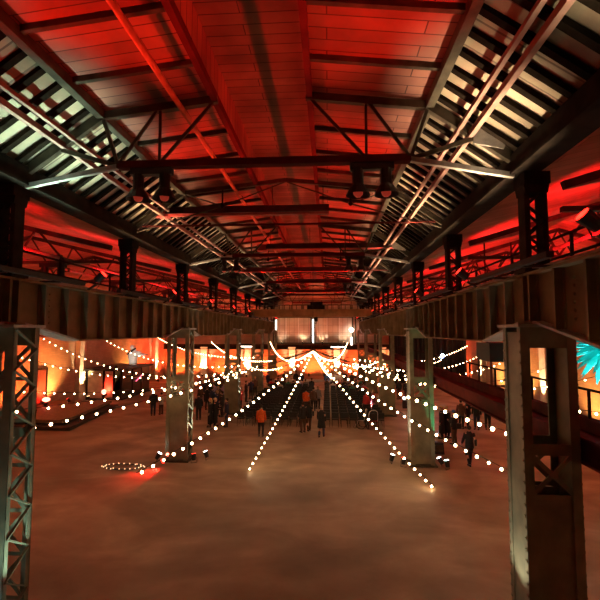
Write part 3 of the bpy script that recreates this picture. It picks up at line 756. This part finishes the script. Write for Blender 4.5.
def part(me, name, m, root):
    ob = bpy.data.objects.new(name, me); COL.objects.link(ob); ob.parent = root
    if not me.materials: me.materials.append(m)
    ob.material_slots[0].link = 'OBJECT'; ob.material_slots[0].material = m
    return ob
def person(loc, rz, kind, label, top=DARK, legs=DARK, hair=HAIRD, coat=0, long=False, hat=None, scale=1., group=None, bag=None):
    r = thing('person', loc, label, 'person', group); r.rotation_euler = (0, 0, rz); r.scale = (scale,)*3
    J = pose(kind); sit = kind == 'sit'
    b = pmesh(('body', kind), lambda: body_mesh(J)); part(b, 'body', SKIN, r)
    part(pmesh(('top', kind, coat), lambda: cloth_top(J, coat, sit).mesh('coat', None, True)), 'coat' if coat else 'jacket', cmat(top), r)
    part(pmesh(('legs', kind), lambda: cloth_legs(J, sit).mesh('trousers', None, True)), 'trousers', cmat(legs), r)
    part(pmesh(('shoes', kind), lambda: shoes(J).mesh('shoes', None, True)), 'shoes', cmat(DARK), r)
    if hat: part(pmesh('hat', lambda: hat_mesh().mesh('hat', None, True)), 'hat', cmat(hat), r)
    part(pmesh(('hair', long), lambda: hair_mesh(long).mesh('hair', None, True)), 'hair', cmat(hair), r)
    part(pmesh('face', lambda: face_marks().mesh('face', None, True)), 'face', cmat((.06, .02, .02)), r)
    return r
AWAY = 0; TOWARD = math.pi
def pp_(px, py, rz, kind, label, **k):
    g = G(px, py); return person((g.x, g.y, 0), rz, kind, label, **k)
pp_(470, 466.5, .1, 'walk', 'person in dark jacket walking away alone at right front', top=DARK, legs=DARK)
pp_(442, 438.5, 1.2, 'stand', 'blond person in long dark coat beside right column, left of the pair', top=DARK, coat=.3, hair=BLOND)
pp_(447.5, 438, -1.0, 'stand', 'blond person in long dark coat, right of the pair beside right column', top=DARK, coat=.32, hair=BLOND, long=True)
bp_ = pp_(454.5, 444.5, .6, 'hold', 'person in blue cap with dark bag standing behind the pair in coats', top=DARK, hat=BLUE, legs=BROWN)
g = G(458, 444.5)
t = thing('shoulder_bag', (g.x+.02, g.y, .78), 'black shoulder bag at hip of person in blue cap', 'bag')
MB().box((g.x+.04, g.y, .95), (.3, .16, .28)).build('bag_body', M['black'], t); MB().tube([(g.x-.08, g.y, 1.08), (g.x-.1, g.y, 1.35), (g.x, g.y, 1.45), (g.x+.12, g.y, 1.3), (g.x+.16, g.y, 1.08)], .012, 5).build('strap', M['black'], t)
pp_(461.5, 429, -.6, 'stand', 'person in brown jacket, leftmost of four standing under the red beam', top=BROWN, legs=DARK)
pp_(468.5, 428.5, .9, 'pocket', 'tall person in black, second of four standing under the red beam', top=DARK, legs=DARK, scale=1.06)
pp_(477, 429.5, 2.6, 'stand', 'person in short jacket, third of four standing under the red beam', top=DARK, legs=NAVY)
pp_(488, 429.5, 2.9, 'hold', 'person half hidden by the red beam, rightmost of the four', top=DARK, legs=DARK)
pp_(261, 436.5, AWAY, 'stand', 'person in orange jacket seen from behind on open floor at left', top=ORANGE, legs=DARK)
pp_(153, 415.5, .3, 'stand', 'person in dark jacket and jeans standing beside the booth on left', top=DARK, legs=NAVY)
pp_(161, 414.5, .8, 'hold', 'person in pale top standing right of the one in jeans', top=PALE, legs=BROWN, scale=.88)
pp_(210, 427, 1.8, 'stand', 'blond person in long black coat right of the second left column', top=DARK, coat=.2, hair=BLOND, long=True)
pp_(215, 426.5, -1.5, 'hold', 'person in black coat facing the blond one near second left column', top=DARK, coat=.25, hair=TAN)
pp_(226.5, 427, 1.9, 'stand', 'person in dark navy jacket at the left edge of the chairs', top=NAVY, legs=NAVY)
pp_(198.5, 420, .5, 'stand', 'person in black half hidden right behind the second left column', top=DARK, legs=DARK)
pp_(309, 431.5, .25, 'walk', 'person in black jacket with bare brown legs entering the centre aisle', top=DARK, legs=BROWN, long=True)
pp_(303, 432.5, .5, 'stand', 'person in black at the aisle mouth, left of the one walking in', top=DARK, legs=BROWN)
pp_(321.5, 437.5, -.1, 'walk', 'person in long dark coat and jeans at the aisle mouth, rightmost there', top=DARK, coat=.55, legs=JEAN, hair=TAN)
pp_(306, 413, AWAY, 'walk', 'person in bright orange jacket walking up the centre aisle', top=ORANGE, legs=DARK)
pp_(313.5, 411, .2, 'stand', 'person in brown jacket in the aisle right of the orange jacket', top=BROWN, legs=DARK)
pp_(318, 409, -.3, 'stand', 'person in grey and black in the aisle, right of brown jacket', top=GREY, legs=DARK, hair=TAN)
pp_(399, 399.5, .4, 'stand', 'person in dark clothes behind the third right column, left of two', top=DARK, legs=BROWN)
pp_(406.5, 401, -.5, 'stand', 'person in dark clothes behind the third right column, right of two', top=DARK, legs=DARK)
pp_(240, 411, 1.0, 'hold', 'person in red jacket beside the third left column', top=REDC, legs=DARK)
pp_(366.5, 417, 2.4, 'stand', 'person in dark red jacket right of the chairs near third right column', top=REDC, legs=DARK)
pp_(373.5, 415.5, 2.0, 'stand', 'person in maroon jacket close to the third right column', top=(.2, .02, .05), legs=REDC, hair=BLOND)
# standing crowd left of the chairs and at the far end
crowd = [(203, 402, NAVY), (209, 400, DARK), (214, 405, LILAC), (219, 402, DARK), (224, 404, LILAC), (229, 406, GREY), (216, 396, DARK), (223, 394, BROWN), (206, 395, DARK), (246, 402, DARK), (251, 399, NAVY), (255, 396, BROWN)]
where = ['beside the second left column', 'second from the second left column', 'in lilac top third from the column', 'fourth from the second left column', 'in lilac top fifth from the column', 'in grey, nearest the third left column', 'far back between the left columns', 'in brown far back by the third left column', 'farthest back beside the second left column', 'just right of the third left column', 'in navy right of the third left column', 'in brown right of the third left column']
for i, (px, py, c_) in enumerate(crowd):
    pp_(px, py, random.uniform(-1.5, 1.5), random.choice(['stand', 'pocket', 'hold']), f'person in the crowd, {where[i]}', top=c_, legs=DARK, hair=random.choice([HAIRD, BROWN, BLOND]), group='crowd left of the chairs')
back = [(284, DARK), (296, DARK), (301.5, NAVY), (327, BLUE), (345, DARK), (352, BROWN), (366, GREEN), (375, DARK), (268, NAVY)]
for n_, (px, c_) in enumerate(sorted(back)):
    y = 44.0 + (n_ % 3)*.7; p = P(px, 390, y)
    person((p.x, y, 0), random.uniform(-.8, .8), random.choice(['stand', 'pocket', 'hold']), f'person standing behind the last chair row, {ORD[n_]} from the left', top=c_, legs=DARK, hair=random.choice([HAIRD, BROWN, BLOND]), group='people behind the last chair row')
seated = [('L', 15, k) for k in (0, 2, 3, 5, 6)] + [('L', 14, k) for k in (1, 2, 4, 7)] + [('L', 13, k) for k in (3, 6)] + [('L', 12, 5), ('L', 11, 7)] + [('R', 15, k) for k in (0, 1, 3, 4, 6)] + [('R', 14, k) for k in (2, 3, 5)] + [('R', 13, k) for k in (1, 4, 6)] + [('R', 12, k) for k in (3, 5, 6)] + [('R', 11, k) for k in (4, 6)] + [('R', 9, 5), ('R', 8, 6)]
tops = [DARK, PALE, TAN, BROWN, NAVY, GREY, LILAC, GREEN, REDC, DARK]
for i, (b, r_, s_) in enumerate(seated):
    x, y = taken[b, r_, s_]
    nm = 'left' if b == 'L' else 'right'
    person((x, y+.02, -.44), 0, 'sit', f'person seated in {nm} block, {ORD[r_]} row, {ORD[s_]} seat from centre aisle', top=tops[i % 10], legs=DARK, hair=random.choice([HAIRD, BROWN, BLOND]), group=f'people seated in the {nm} block')
more = [(200, 408), (207, 410), (212, 411), (218, 410), (217, 416), (222, 417), (200, 397), (211, 393), (227, 399), (219, 391)]
wh2 = ['front row next to the second left column', 'front row second from the column', 'front row third from the column', 'front row fourth from the column', 'front row fifth from the column', 'front row nearest the third left column', 'rear next to the second left column', 'rear second from the column', 'rear nearest the third left column', 'rearmost at the middle']
for i, (px, py) in enumerate(more):
    pp_(px, py, random.uniform(-1.5, 1.5), random.choice(['stand', 'pocket', 'hold']), f'person in the dark left crowd, {wh2[i]}', top=random.choice([DARK, DARK, NAVY, BROWN]), legs=DARK, hair=random.choice([HAIRD, BROWN, BLOND]), group='crowd left of the chairs')

# white framed wheelchairs beside the right block
def wheelchair(loc, rz, label, red):
    t = thing('wheelchair', (0, 0, 0), label, 'wheelchair')
    for s in (-1, 1):
        q = MB().tube([(s*.3, .3*math.cos(a), .3+.3*math.sin(a)) for a in [2*math.pi*k/16 for k in range(17)]], .022, 6, False); q.build('wheel', M['black'], t)
        MB().tube([(s*.27, -.22, .95), (s*.27, -.2, .5), (s*.27, .25, .5), (s*.27, .38, .12)], .02, 6).build('side_frame', M['white'], t)
        q = MB().tube([(s*.27, .38+.08*math.cos(a), .09+.08*math.sin(a)) for a in [2*math.pi*k/10 for k in range(11)]], .012, 5, False); q.build('caster', M['black'], t)
    MB().box((0, .03, .5), (.5, .45, .05)).build('seat', cmat(REDC) if red else M['black'], t)
    MB().box((0, -.21, .74), (.5, .04, .4)).build('backrest', M['black'], t)
    MB().tube([(-.27, -.24, .9), (-.24, -.27, 1.06), (-.12, -.27, 1.15), (.12, -.27, 1.15), (.24, -.27, 1.06), (.27, -.24, .9)], .025, 6).build('push_handle', M['white'], t)
    t.location = loc; t.rotation_euler = (0, 0, rz); return t
g = G(372.5, 429); wheelchair((g.x, g.y, 0), .15, 'white framed wheelchair with red seat in front of the right block', True)
g = G(362, 428); wheelchair((g.x, g.y, 0), 1.3, 'white framed wheelchair turned sideways, left of the red seated one', False)
g = G(354, 409); 
g = Vector((3.95, 33.2, 0)); wheelchair((3.95, 33.4, 0), .1, 'white framed wheelchair farther back beside the right chair block', False)

# ------------------------------------------------------------------ string lights
BM = MB().sphere((0, 0, 0), 1, 8, 6).mesh('bulb', M['bulb'], True); BM2 = MB().sphere((0, 0, 0), 1, 8, 6).mesh('bulb_bright', M['bulb_bright'], True)
def string(a, b, sag, step, label, r=.043, bright=False, skip=.0, grp='string lights fanning from the crane hook'):
    a = Vector(a); b = Vector(b); L_ = (b-a).length
    n = min(98, max(6, int(L_/step)))
    def at(u): p = a.lerp(b, u); p.z -= 4*sag*u*(1-u); return p
    t = thing('string_light', tuple(a), label, 'string lights', grp)
    MB().tube([at(k/28) for k in range(29)], .012, 5).build('cable', M['cable'], t)
    for k in range(n):
        u = (k+.5)/n
        if u < skip: continue
        p = at(u) - Vector((0, 0, .07))
        ob = bpy.data.objects.new('bulb', BM2 if bright else BM); ob.location = p - a; rr_ = r*random.uniform(.9, 1.1); ob.scale = (rr_,)*3
        COL.objects.link(ob); ob.parent = t
    return t
hub = HUB
def ext(p, q, z):                           # run on from p through q until the height z
    k = (z - p.z) / (q.z - p.z); return p.lerp(q, k)
def wall_pt(px, py, X):                      # the point of a side wall seen at a pixel
    d = ray(px, py); t_ = X / d.x; return Vector((X, d.y*t_, EYE + d.z*t_))
wl = WL + .35; wr = WR - .35
string(hub, ext(hub, P(247.5, 471, 18.3), .12), .12, .3, 'string light running to the floor left of the centre aisle')
string(hub, ext(hub, P(417, 467.5, 17.6), .12), .25, .34, 'string light running to the floor at base of second right column')
string(hub, P(508, 470, 12.5), .35, .46, 'string light crossing the second right column towards the walking person')
string(hub, P(136, 473, 12.6), .4, .46, 'string light passing over the orange jacket to the front left floor')
def through(p, q, X):
    k = (X - p.x) / (q.x - p.x); return p.lerp(q, k)
def fan(sd, px, py, z, X, sag, h1, label, r=.046, step=.5):
    e = through(hub, P(px, py, z), X); e.z = h1
    string(hub, e, sag, step, label, r*(.75 if e.y > 20 else 1), False, .16)
fan('l', 37, 425, 13.8, wl, 1.35, H(-2.6), 'string light low across the second left column, nearest to camera')
fan('l', 29, 399, 15.5, wl, 1.45, H(-1.7), 'string light across the second left column above the lowest one')
fan('l', 39, 386, 22.5, wl, 1.5, H(-2.4), 'string light across left aisle over the platform, hidden by second column')
fan('l', 41, 365, 25.5, wl, 1.75, H(-.85), 'string light across left aisle above the platform lamp')
fan('l', 46, 337, 29.0, wl, 2.3, H(.1), 'string light across left aisle ending high over the door')
string(hub, wall_pt(98, 335, wl), 1.75, .62, 'string light across left aisle ending above the booth', .04, False, .22)
string(hub, wall_pt(153, 334, wl), 1.3, .62, 'string light across left aisle ending in the far corner', .04, False, .22)
string(hub, P(211, 341, YF-.4), 1.4, .62, 'string light to the end wall beyond the left columns', .04, False, .22)
string(hub, P(270, 341, YF-.4), 1.35, .62, 'string light garland sagging to end wall post left of the hanging ring', .042)
string(hub, P(347.5, 342, YF-.4), 1.25, .62, 'string light garland sagging to end wall post right of the hanging ring', .042)
string(hub, P(468, 345, 49.4), 1.2, .7, 'string light rising to right wall just left of the crane cab', .042, False, .14)
string(hub, P(454, 351, YF-.6), 1.6, .7, 'string light into the far corner of the right aisle', .042, False, .14)
string(hub, wall_pt(487, 351, wr), 1.5, .7, 'string light to right wall behind the crane cab', .042, False, .14)
string(hub, wall_pt(517, 355, wr), 1.6, .7, 'string light to right wall behind the nearest right column', .042, False, .14)
string(hub, wall_pt(560, 362, wr), 1.7, .7, 'string light to right wall just left of the turquoise lantern', .042, False, .14)
string(hub, wall_pt(604, 374, wr), 1.5, .7, 'string light to right wall under the turquoise lantern', .042, False, .14)
fan('r', 492, 424, 13.5, 9.5, .7, H(-3.0), 'string light crossing second right column above the standing four', .055, .5)
fan('r', 455, 398, 19.0, wr, 1.0, H(-2.2), 'string light crossing under the red beam towards right wall')
string(hub, P(386, 356, 42), .9, .7, 'string light to the fourth right column', .04, False, .25)
string(hub, P(243, 362, 42), .9, .7, 'string light to the fourth left column', .04, False, .3)
string(hub, P(334, 379, 48.7), .3, .5, 'short string light from the hanging ring down to the white table')

# a coil of lights left on the floor at front left
g = G(123, 467.5); t = thing('light_coil', tuple(g), 'loose coil of tiny lights lying on the floor at front left', 'string lights')
cp = [(g.x + .95*math.cos(k*.55)*(1-.004*k), g.y + .3*math.sin(k*.55)*(1+.01*k) , .03+.004*(k % 5)) for k in range(48)]
MB().tube(cp, .012, 5).build('cable', M['cable'], t)
BM3 = MB().sphere((0, 0, 0), 1, 8, 6).mesh('bulb_tiny', M['bulb_tiny'], True)
for k in range(0, 48, 2):
    ob = bpy.data.objects.new('bulb', BM3); ob.location = Vector(cp[k]) - g + Vector((0, 0, .02)); ob.scale = (.024,)*3; COL.objects.link(ob); ob.parent = t

# ------------------------------------------------------------------ lamps: fixtures with their lights
def flood(name, loc, target, colr, power, cone, lens, label, cat='floodlight', group=None, size=.12, blend=.6, mount=None):
    loc = Vector(loc); d = (Vector(target) - loc).normalized()
    t = thing(name, tuple(loc), label, cat, group)
    q = MB().tube([loc - d*.02, loc + d*.26], [size*.75, size], 10); q.build('housing', M['black'], t)
    MB().tube([loc + d*.262, loc + d*.272], size*.85, 10).build('lens', M[lens], t)
    up = Vector((0, 0, 1)); sd = d.cross(up)
    sd = sd.normalized() if sd.length > .05 else Vector((1, 0, 0))
    q = MB().tube([loc + d*.1 + sd*(size+.02), loc - Vector((0, 0, .12)) + sd*(size+.02), loc - Vector((0, 0, .12)) - sd*(size+.02), loc + d*.1 - sd*(size+.02)], .012, 5); q.build('bracket', M['black'], t)
    if mount is not None: MB().beam(loc - Vector((0, 0, .12)), mount, .05, .05).build('mounting_arm', M['black'], t)
    ld = bpy.data.lights.new('beam', 'SPOT'); ld.energy = power; ld.color = colr; ld.spot_size = R(cone); ld.spot_blend = blend; ld.shadow_soft_size = size*.8
    lo = bpy.data.objects.new('light_beam', ld); COL.objects.link(lo); lo.parent = t
    lo.location = d*.29; lo.rotation_euler = d.to_track_quat('-Z', 'Y').to_euler()
    return t
RED = (1, .022, .008); DEEP = (1, .006, .012)
# red wash on the nave boards, from the girder tops
for k in range(10):
    y = Y0 + HALF*(k-.5)
    if y > YF-2: y = YF-2.5
    for s, x, nm in ((-1, XL+.45, 'left'), (1, XR-.45, 'right')):
        a = R(40); tx = x - s*math.cos(a)*6; tz = GT + .3 + math.sin(a)*6
        flood('red_floodlight', (x, y, GT+.3), (tx, y, tz), RED, RED_NAVE*(1.5 if k > 5 else 1), 62, 'lens_red', f'red floodlight on the {nm} girder aimed at the ceiling boards, {ORD[k]} from camera', group=f'red floodlights on the {nm} girder', mount=(x+s*.25, y, GT+.03))
        x2 = x + s*1.6
        flood('aisle_floodlight', (x2, y, GT-.1), (x2 + s*4, y+.3, GT+2.4), DEEP, RED_AISLE*(.5 if s < 0 else 1), 120, 'lens_red', f'deep red floodlight behind the {nm} girder lighting the aisle roof, {ORD[k]} from camera', group=f'aisle floodlights of the {nm} side', mount=(x2-s*.2, y, GT-.08))
# pale light bars washing the ceiling slopes
GRN = (.62, 1, .82); TN = (1, .72, .43); WH = (1, .77, .5)
bars = [(-1, 3.25, GRN, 1.0), (-1, 8.85, GRN, .9), (-1, 14.45, TN, .8), (-1, 20.05, TN, .9), (-1, 25.65, WH, 1.1), (-1, 31.25, WH, 1.3), (-1, 36.85, WH, 1.0), (-1, 42.45, WH, .8),
        (1, 3.25, (1, .85, .55), .9), (1, 8.85, WH, 1.3), (1, 14.45, TN, 1.4), (1, 20.05, TN, .8), (1, 25.65, WH, 1.1), (1, 31.25, WH, 1.3), (1, 36.85, WH, .9), (1, 42.45, WH, .8)]
for i, (s, y, colr, e) in enumerate(bars):
    x = (XL+.62) if s < 0 else (XR-.62)
    nm = 'left' if s < 0 else 'right'
    t = thing('light_bar', (x, y, GT+.06), f'pale light bar on the {nm} girder washing the slope, {ORD[i % 8]} from the camera', 'light bar', f'light bars of the {nm} girder')
    MB().box((x, y, GT+.09), (.12, 3.7, .1)).build('housing', M['black'], t)
    for yy in (y-.9, y+.9): MB().box((x+s*.25, yy, GT+.04), (.5, .06, .04)).build('mounting_arm', M['black'], t)
    ld = bpy.data.lights.new('bar', 'AREA'); ld.shape = 'RECTANGLE'; ld.size = .08; ld.size_y = 3.6; ld.energy = WHITE_SLOPE*e*2; ld.color = colr; ld.spread = R(46)
    lo = bpy.data.objects.new('light_beam', ld); COL.objects.link(lo); lo.parent = t; lo.location = (0, 0, .1)
    lo.rotation_euler = (math.pi, s*R(-11), 0)
# uplights under the pilasters and the wall fields between
for i, x in enumerate(pil_x):
    zf = .4 if -6.0 < x < 2.7 else .15
    flood('uplight', (x, YF-.95, zf), (x, YF-.25, 3.2), (1, .72, .38), WARM_PIL*1.3, 60, 'lens_warm', f'warm uplight at the foot of end wall pilaster {ORD[i]} from left', 'uplight', 'uplights of the end wall')
for i in range(7):
    x = -18.6 + 5.7*i; zf = .4 if -6.0 < x-.9 < 2.7 else .15; zg = .4 if -6.0 < x+1 < 2.7 else .15
    flood('orange_uplight', (x-.9, YF-1.7, zf), (x-.9, YF, 2.2), (1, .1, .02), RED_WALL*.9, 115, 'lens_red', f'orange uplight between end wall pilasters, {ORD[i]} from left', 'uplight', 'orange uplights of the end wall')
    if i < 6: flood('amber_uplight', (x+1.0, YF-1.7, zg), (x+1.0, YF, 2.2), (1, .17, .035), RED_WALL*.6, 110, 'lens_warm', f'amber uplight between end wall pilasters, {ORD[i]} from left', 'uplight', 'amber uplights of the end wall')
for i, x in enumerate((-5.9, -3.2, -.7, 2.0)):
    flood('window_uplight', (x, YF-.75, H(-1.62)), (x, YF, H(.9)), (1, .7, .45), 90, 130, 'lens_warm', f'added warm lamp on the dark band lighting the frosted windows, {ORD[i]} from left', 'uplight', 'added window lamps of the end wall', size=.08, mount=(x, YF-.38, H(-1.75)))  # lamps added to brighten the dim window panes
for nm, wx, s, pl in (('left', WL, 1, pil_l), ('right', WR, -1, pil_r)):
    for i, y in enumerate(pl):
        flood('uplight', (wx+s*1.1, y-.15, .15), (wx+s*.4, y, 3.2), (1, .7, .36), WARM_PIL*1.3, 46, 'lens_warm', f'warm uplight at the foot of {nm} wall pilaster {ORD[i]} from camera', 'uplight', f'uplights of the {nm} wall')
for i, (y, colr, e) in enumerate(((28.0, (1, .1, .02), 1.6), (31.8, (1, .4, .1), .9), (45.5, (1, .34, .08), 1.0), (49.0, (1, .07, .02), 1.4), (53.2, (1, .07, .02), 1.2), (40.5, (1, .42, .12), .9), (20.5, (1, .3, .08), .9))):
    flood('wall_uplight', (WL+1.9, y, .6 if 25 < y < 34 else .15), (WL, y, 3.0), colr, RED_WALL*e, 110, 'lens_red', f'coloured uplight washing the left wall {["behind the platform near its front", "behind the platform right of the door", "beyond the booth", "before the last pilaster", "in the far corner", "behind the booth", "nearest the camera"][i]}', 'uplight', 'coloured uplights of the left wall')
for i, (y, colr, e) in enumerate(((18.5, (1, .4, .1), .5), (27.5, (1, .4, .1), .55), (36.5, (1, .42, .1), .9), (41.5, (1, .4, .1), .8), (51, (1, .1, .03), .5))):
    flood('wall_uplight', (WR-1.9, y, .15), (WR, y, 3.0), colr, RED_WALL*e, 110, 'lens_warm', f'coloured uplight washing the right wall {["nearest the camera", "before the second pilaster", "past the second pilaster", "before the third pilaster", "in the far corner"][i]}', 'uplight', 'coloured uplights of the right wall')
# booth lamp and the red wall lamp by the platform
t_ = flood('red_spot', (bx0+1.95, by0-.75, .45), (bx0+1.95, by0+.1, 1.0), (1, .02, .01), 600, 90, 'lens_red', 'red spotlight in front of the booth door panel', 'spotlight', size=.16)
MB().sphere((bx0+1.95, by0-.75, .78), .2, 10, 8).build('glow_globe', M['globe_red'], t_, True)
g = wall_pt(46, 404, WL+.9)
t_ = flood('red_spot', (g.x, g.y, .62), (WL, g.y+.4, 1.4), (1, .02, .01), 1000, 120, 'lens_red', 'red spotlight standing on the platform against left wall', 'spotlight', size=.2)
MB().sphere((g.x, g.y, .95), (.26, .26, .16), 10, 8).build('glow_globe', M['globe_red'], t_, True)
flood('added_swan_spotlight', (-18.2, by0-.3, bh+.28), (-18.85, 41.0, bh+1.2), (1, .9, .75), 500, 34, 'lens_white', 'added small spotlight on booth roof aimed at the white sculpture', 'spotlight')  # added light so the sculpture shows bright white
# lamps at the column feet
def foot(side, k, dx, dy, colr, power, cone, lens, txt, tgt=None, size=.11):
    x = (XL if side == 'l' else XR); y = Y0+BAY*k; nm = 'left' if side == 'l' else 'right'; s = 1 if side == 'l' else -1
    p = (x+s*dx, y+dy, .16)
    flood('floor_spotlight', p, tgt or (x+s*.5, y, 2.6), colr, power, cone, lens, f'small floor spotlight, {txt} of {nm} column {ORD[k]} from camera', 'spotlight', 'floor spotlights at the column feet', size)
foot('l', 0, 1.2, -.6, (.6, 1, .95), 300, 60, 'lens_cyan', 'inner side cyan'); foot('l', 0, .1, -1.0, (.6, 1, .95), 60, 60, 'lens_cyan', 'front cyan', (XL, Y0-.3, 2))
foot('l', 1, 1.35, -.1, (.85, 1, .95), 650, 55, 'lens_white', 'inner side white'); foot('l', 1, .9, -.6, (1, .04, .03), 60, 70, 'lens_red', 'inner front red')
foot('l', 1, -.85, -.5, (.9, .95, 1), 30, 60, 'lens_white', 'outer front white'); foot('l', 2, 1.35, -.1, (.85, .95, 1), 500, 55, 'lens_white', 'inner side white')
foot('r', 1, 1.35, -.1, (.95, .97, 1), 500, 55, 'lens_white', 'inner side white'); foot('r', 1, .9, -.6, (1, .04, .03), 60, 70, 'lens_red', 'inner front red'); foot('r', 1, -.8, -.4, (.9, .95, 1), 40, 60, 'lens_white', 'outer front white')
foot('r', 2, 1.35, -.1, (1, .95, .88), 500, 55, 'lens_white', 'inner side white'); foot('r', 0, 1.35, -.1, (1, .97, .82), 240, 60, 'lens_white', 'inner side white')
foot('r', 3, 1.0, -.1, (1, .95, .88), 90, 50, 'lens_white', 'inner side white'); foot('l', 3, 1.0, -.1, (1, .95, .88), 90, 50, 'lens_white', 'inner side white')
# red beam laid on the floor by the second left column, green wash on the second right column
bx_, by_ = XL-.2, Y0+BAY-.95
tz_ = flood('beam_light', (bx_, by_, .34), (bx_-.4, by_-.85, 0), (1, .012, .008), 900, 62, 'lens_red', 'red beam light at foot of second left column throwing a streak', 'spotlight', size=.12, blend=.3)
MB().sphere((bx_+.05, by_-.1, .5), .07, 10, 8).build('glow_globe', M['globe_red'], tz_, True)
flood('added_lantern_spotlight', (c0.x-2.0, 10.6, .15), tuple(c0), (.5, 1, .97), 9000, 20, 'lens_cyan', 'added cyan spotlight on floor aimed at the turquoise lantern', 'spotlight')  # added light to bring out the lantern leaves
flood('green_spot', (XR+.95, Y0+BAY-.75, .13), (XR+.35, Y0+BAY-.1, 4.4), (.05, 1, .5), 900, 30, 'lens_cyan', 'green spotlight on floor lighting the upper second right column', 'spotlight')
g = G(438, 453); t = thing('monitor_speaker', (g.x, g.y, 0), 'small black wedge speaker at foot of second right column', 'speaker')
MB().prism([(g.y-.25, 0), (g.y+.25, 0), (g.y+.2, .5), (g.y-.1, .5)], 'x', g.x-.25, g.x+.25).build('cabinet', M['black'], t); MB().box((g.x, g.y-.2, .25), (.4, .03, .34)).build('grille', M['steel'], t)
g = G(408, 408); t = thing('equipment_case', (g.x, g.y, 0), 'black case with white lamp on it behind third right column', 'case')
MB().box((g.x, g.y, .3), (.8, .5, .6)).build('case_body', M['black'], t); MB().box((g.x, g.y, .63), (.84, .54, .06)).build('lid', M['steel'], t); MB().sphere((g.x-.3, g.y-.1, .76), .1, 8, 6).build('lamp', M['lens_white'], t)
g = P(441.5, 355, 36)
tb = flood('blue_spot', tuple(g), (g.x-1, g.y-6, 1.0), (.3, .5, 1), 60, 50, 'lens_blue', 'blue white spotlight hanging in the right aisle', 'spotlight', size=.16, mount=(g.x, g.y, H(2.4)))
MB().sphere((g.x, g.y-.3, g.z-.05), .16, 10, 8).build('glow_globe', M['lens_blue'], tb, True)
# dark curtain in the right aisle behind the blue spot
q = MB(); pts = []
cy0 = 50.0
n = 60
vs = []; 
for k in range(n+1):
    x = 6.9 + (WR-.5-6.9)*k/n; dy = .12*math.sin(k*1.9)
    vs += [(x, cy0+dy, .004), (x, cy0+dy, H(-.4)), (x, cy0+dy+.03, .004), (x, cy0+dy+.03, H(-.4))]
fs = []
for k in range(n):
    a = 4*k; b = a+4; fs += [(a, b, b+1, a+1), (a+2, a+3, b+3, b+2), (a+1, b+1, b+3, a+3), (a, a+2, b+2, b)]
fs += [(0, 1, 3, 2), (4*n, 4*n+2, 4*n+3, 4*n+1)]
q.add(vs, fs); t = thing('black_curtain', (11, cy0, 0), 'tall black curtain closing the far end of the right aisle', 'curtain'); q.build('cloth', M['black'], t)
MB().tube([(6.8, cy0, H(-.36)), (WR-.3, cy0, H(-.36))], .04, 8).build('curtain_rail', M['steel'], t)
# white vertical lamps on the upper end wall
for i, px in enumerate((276, 313)):
    p = P(px, 333, YF-.3)
    t = thing('wall_tube', (p.x, YF-.3, p.z), f'tall white light tube on the upper end wall, {["left of both windows", "between both windows"][i]}', 'wall lamp')
    MB().tube([(p.x, YF-.3, H(-1.5)), (p.x, YF-.3, H(1.5))], .1, 8).build('tube', M['lamp_white'], t); MB().box((p.x, YF-.2, H(0)), (.3, .1, 3.1)).build('mount', M['steel'], t)
p = P(351.5, 330, YF-.5); t = thing('wall_lantern', tuple(p), 'round white lantern on the upper end wall at right', 'lantern')
MB().sphere(tuple(p), .25, 10, 8).build('globe', M['lens_white'], t); MB().box((p.x, YF-.25, p.z), (.1, .4, .1)).build('arm', M['steel'], t); MB().tube([(p.x, YF-.35, p.z-.9), (p.x, YF-.35, p.z-1.9)], .12, 8).build('tube', M['lamp_white'], t)
p = P(196, 341, YF); 
for i, (px, py) in enumerate(((338, 347), (245, 346.5))):
    p = P(px, py, YF-.45); t = thing('strip_lamp', tuple(p), f'horizontal white strip lamp under the dark band, {["right of the hook", "left of the crane"][i]}', 'strip lamp')
    MB().tube([(p.x-.9, YF-.45, p.z), (p.x+.9, YF-.45, p.z)], .06, 8).build('tube', M['lamp_white'], t); MB().box((p.x, YF-.45, p.z+.09), (1.9, .12, .06)).build('housing', M['steel'], t)
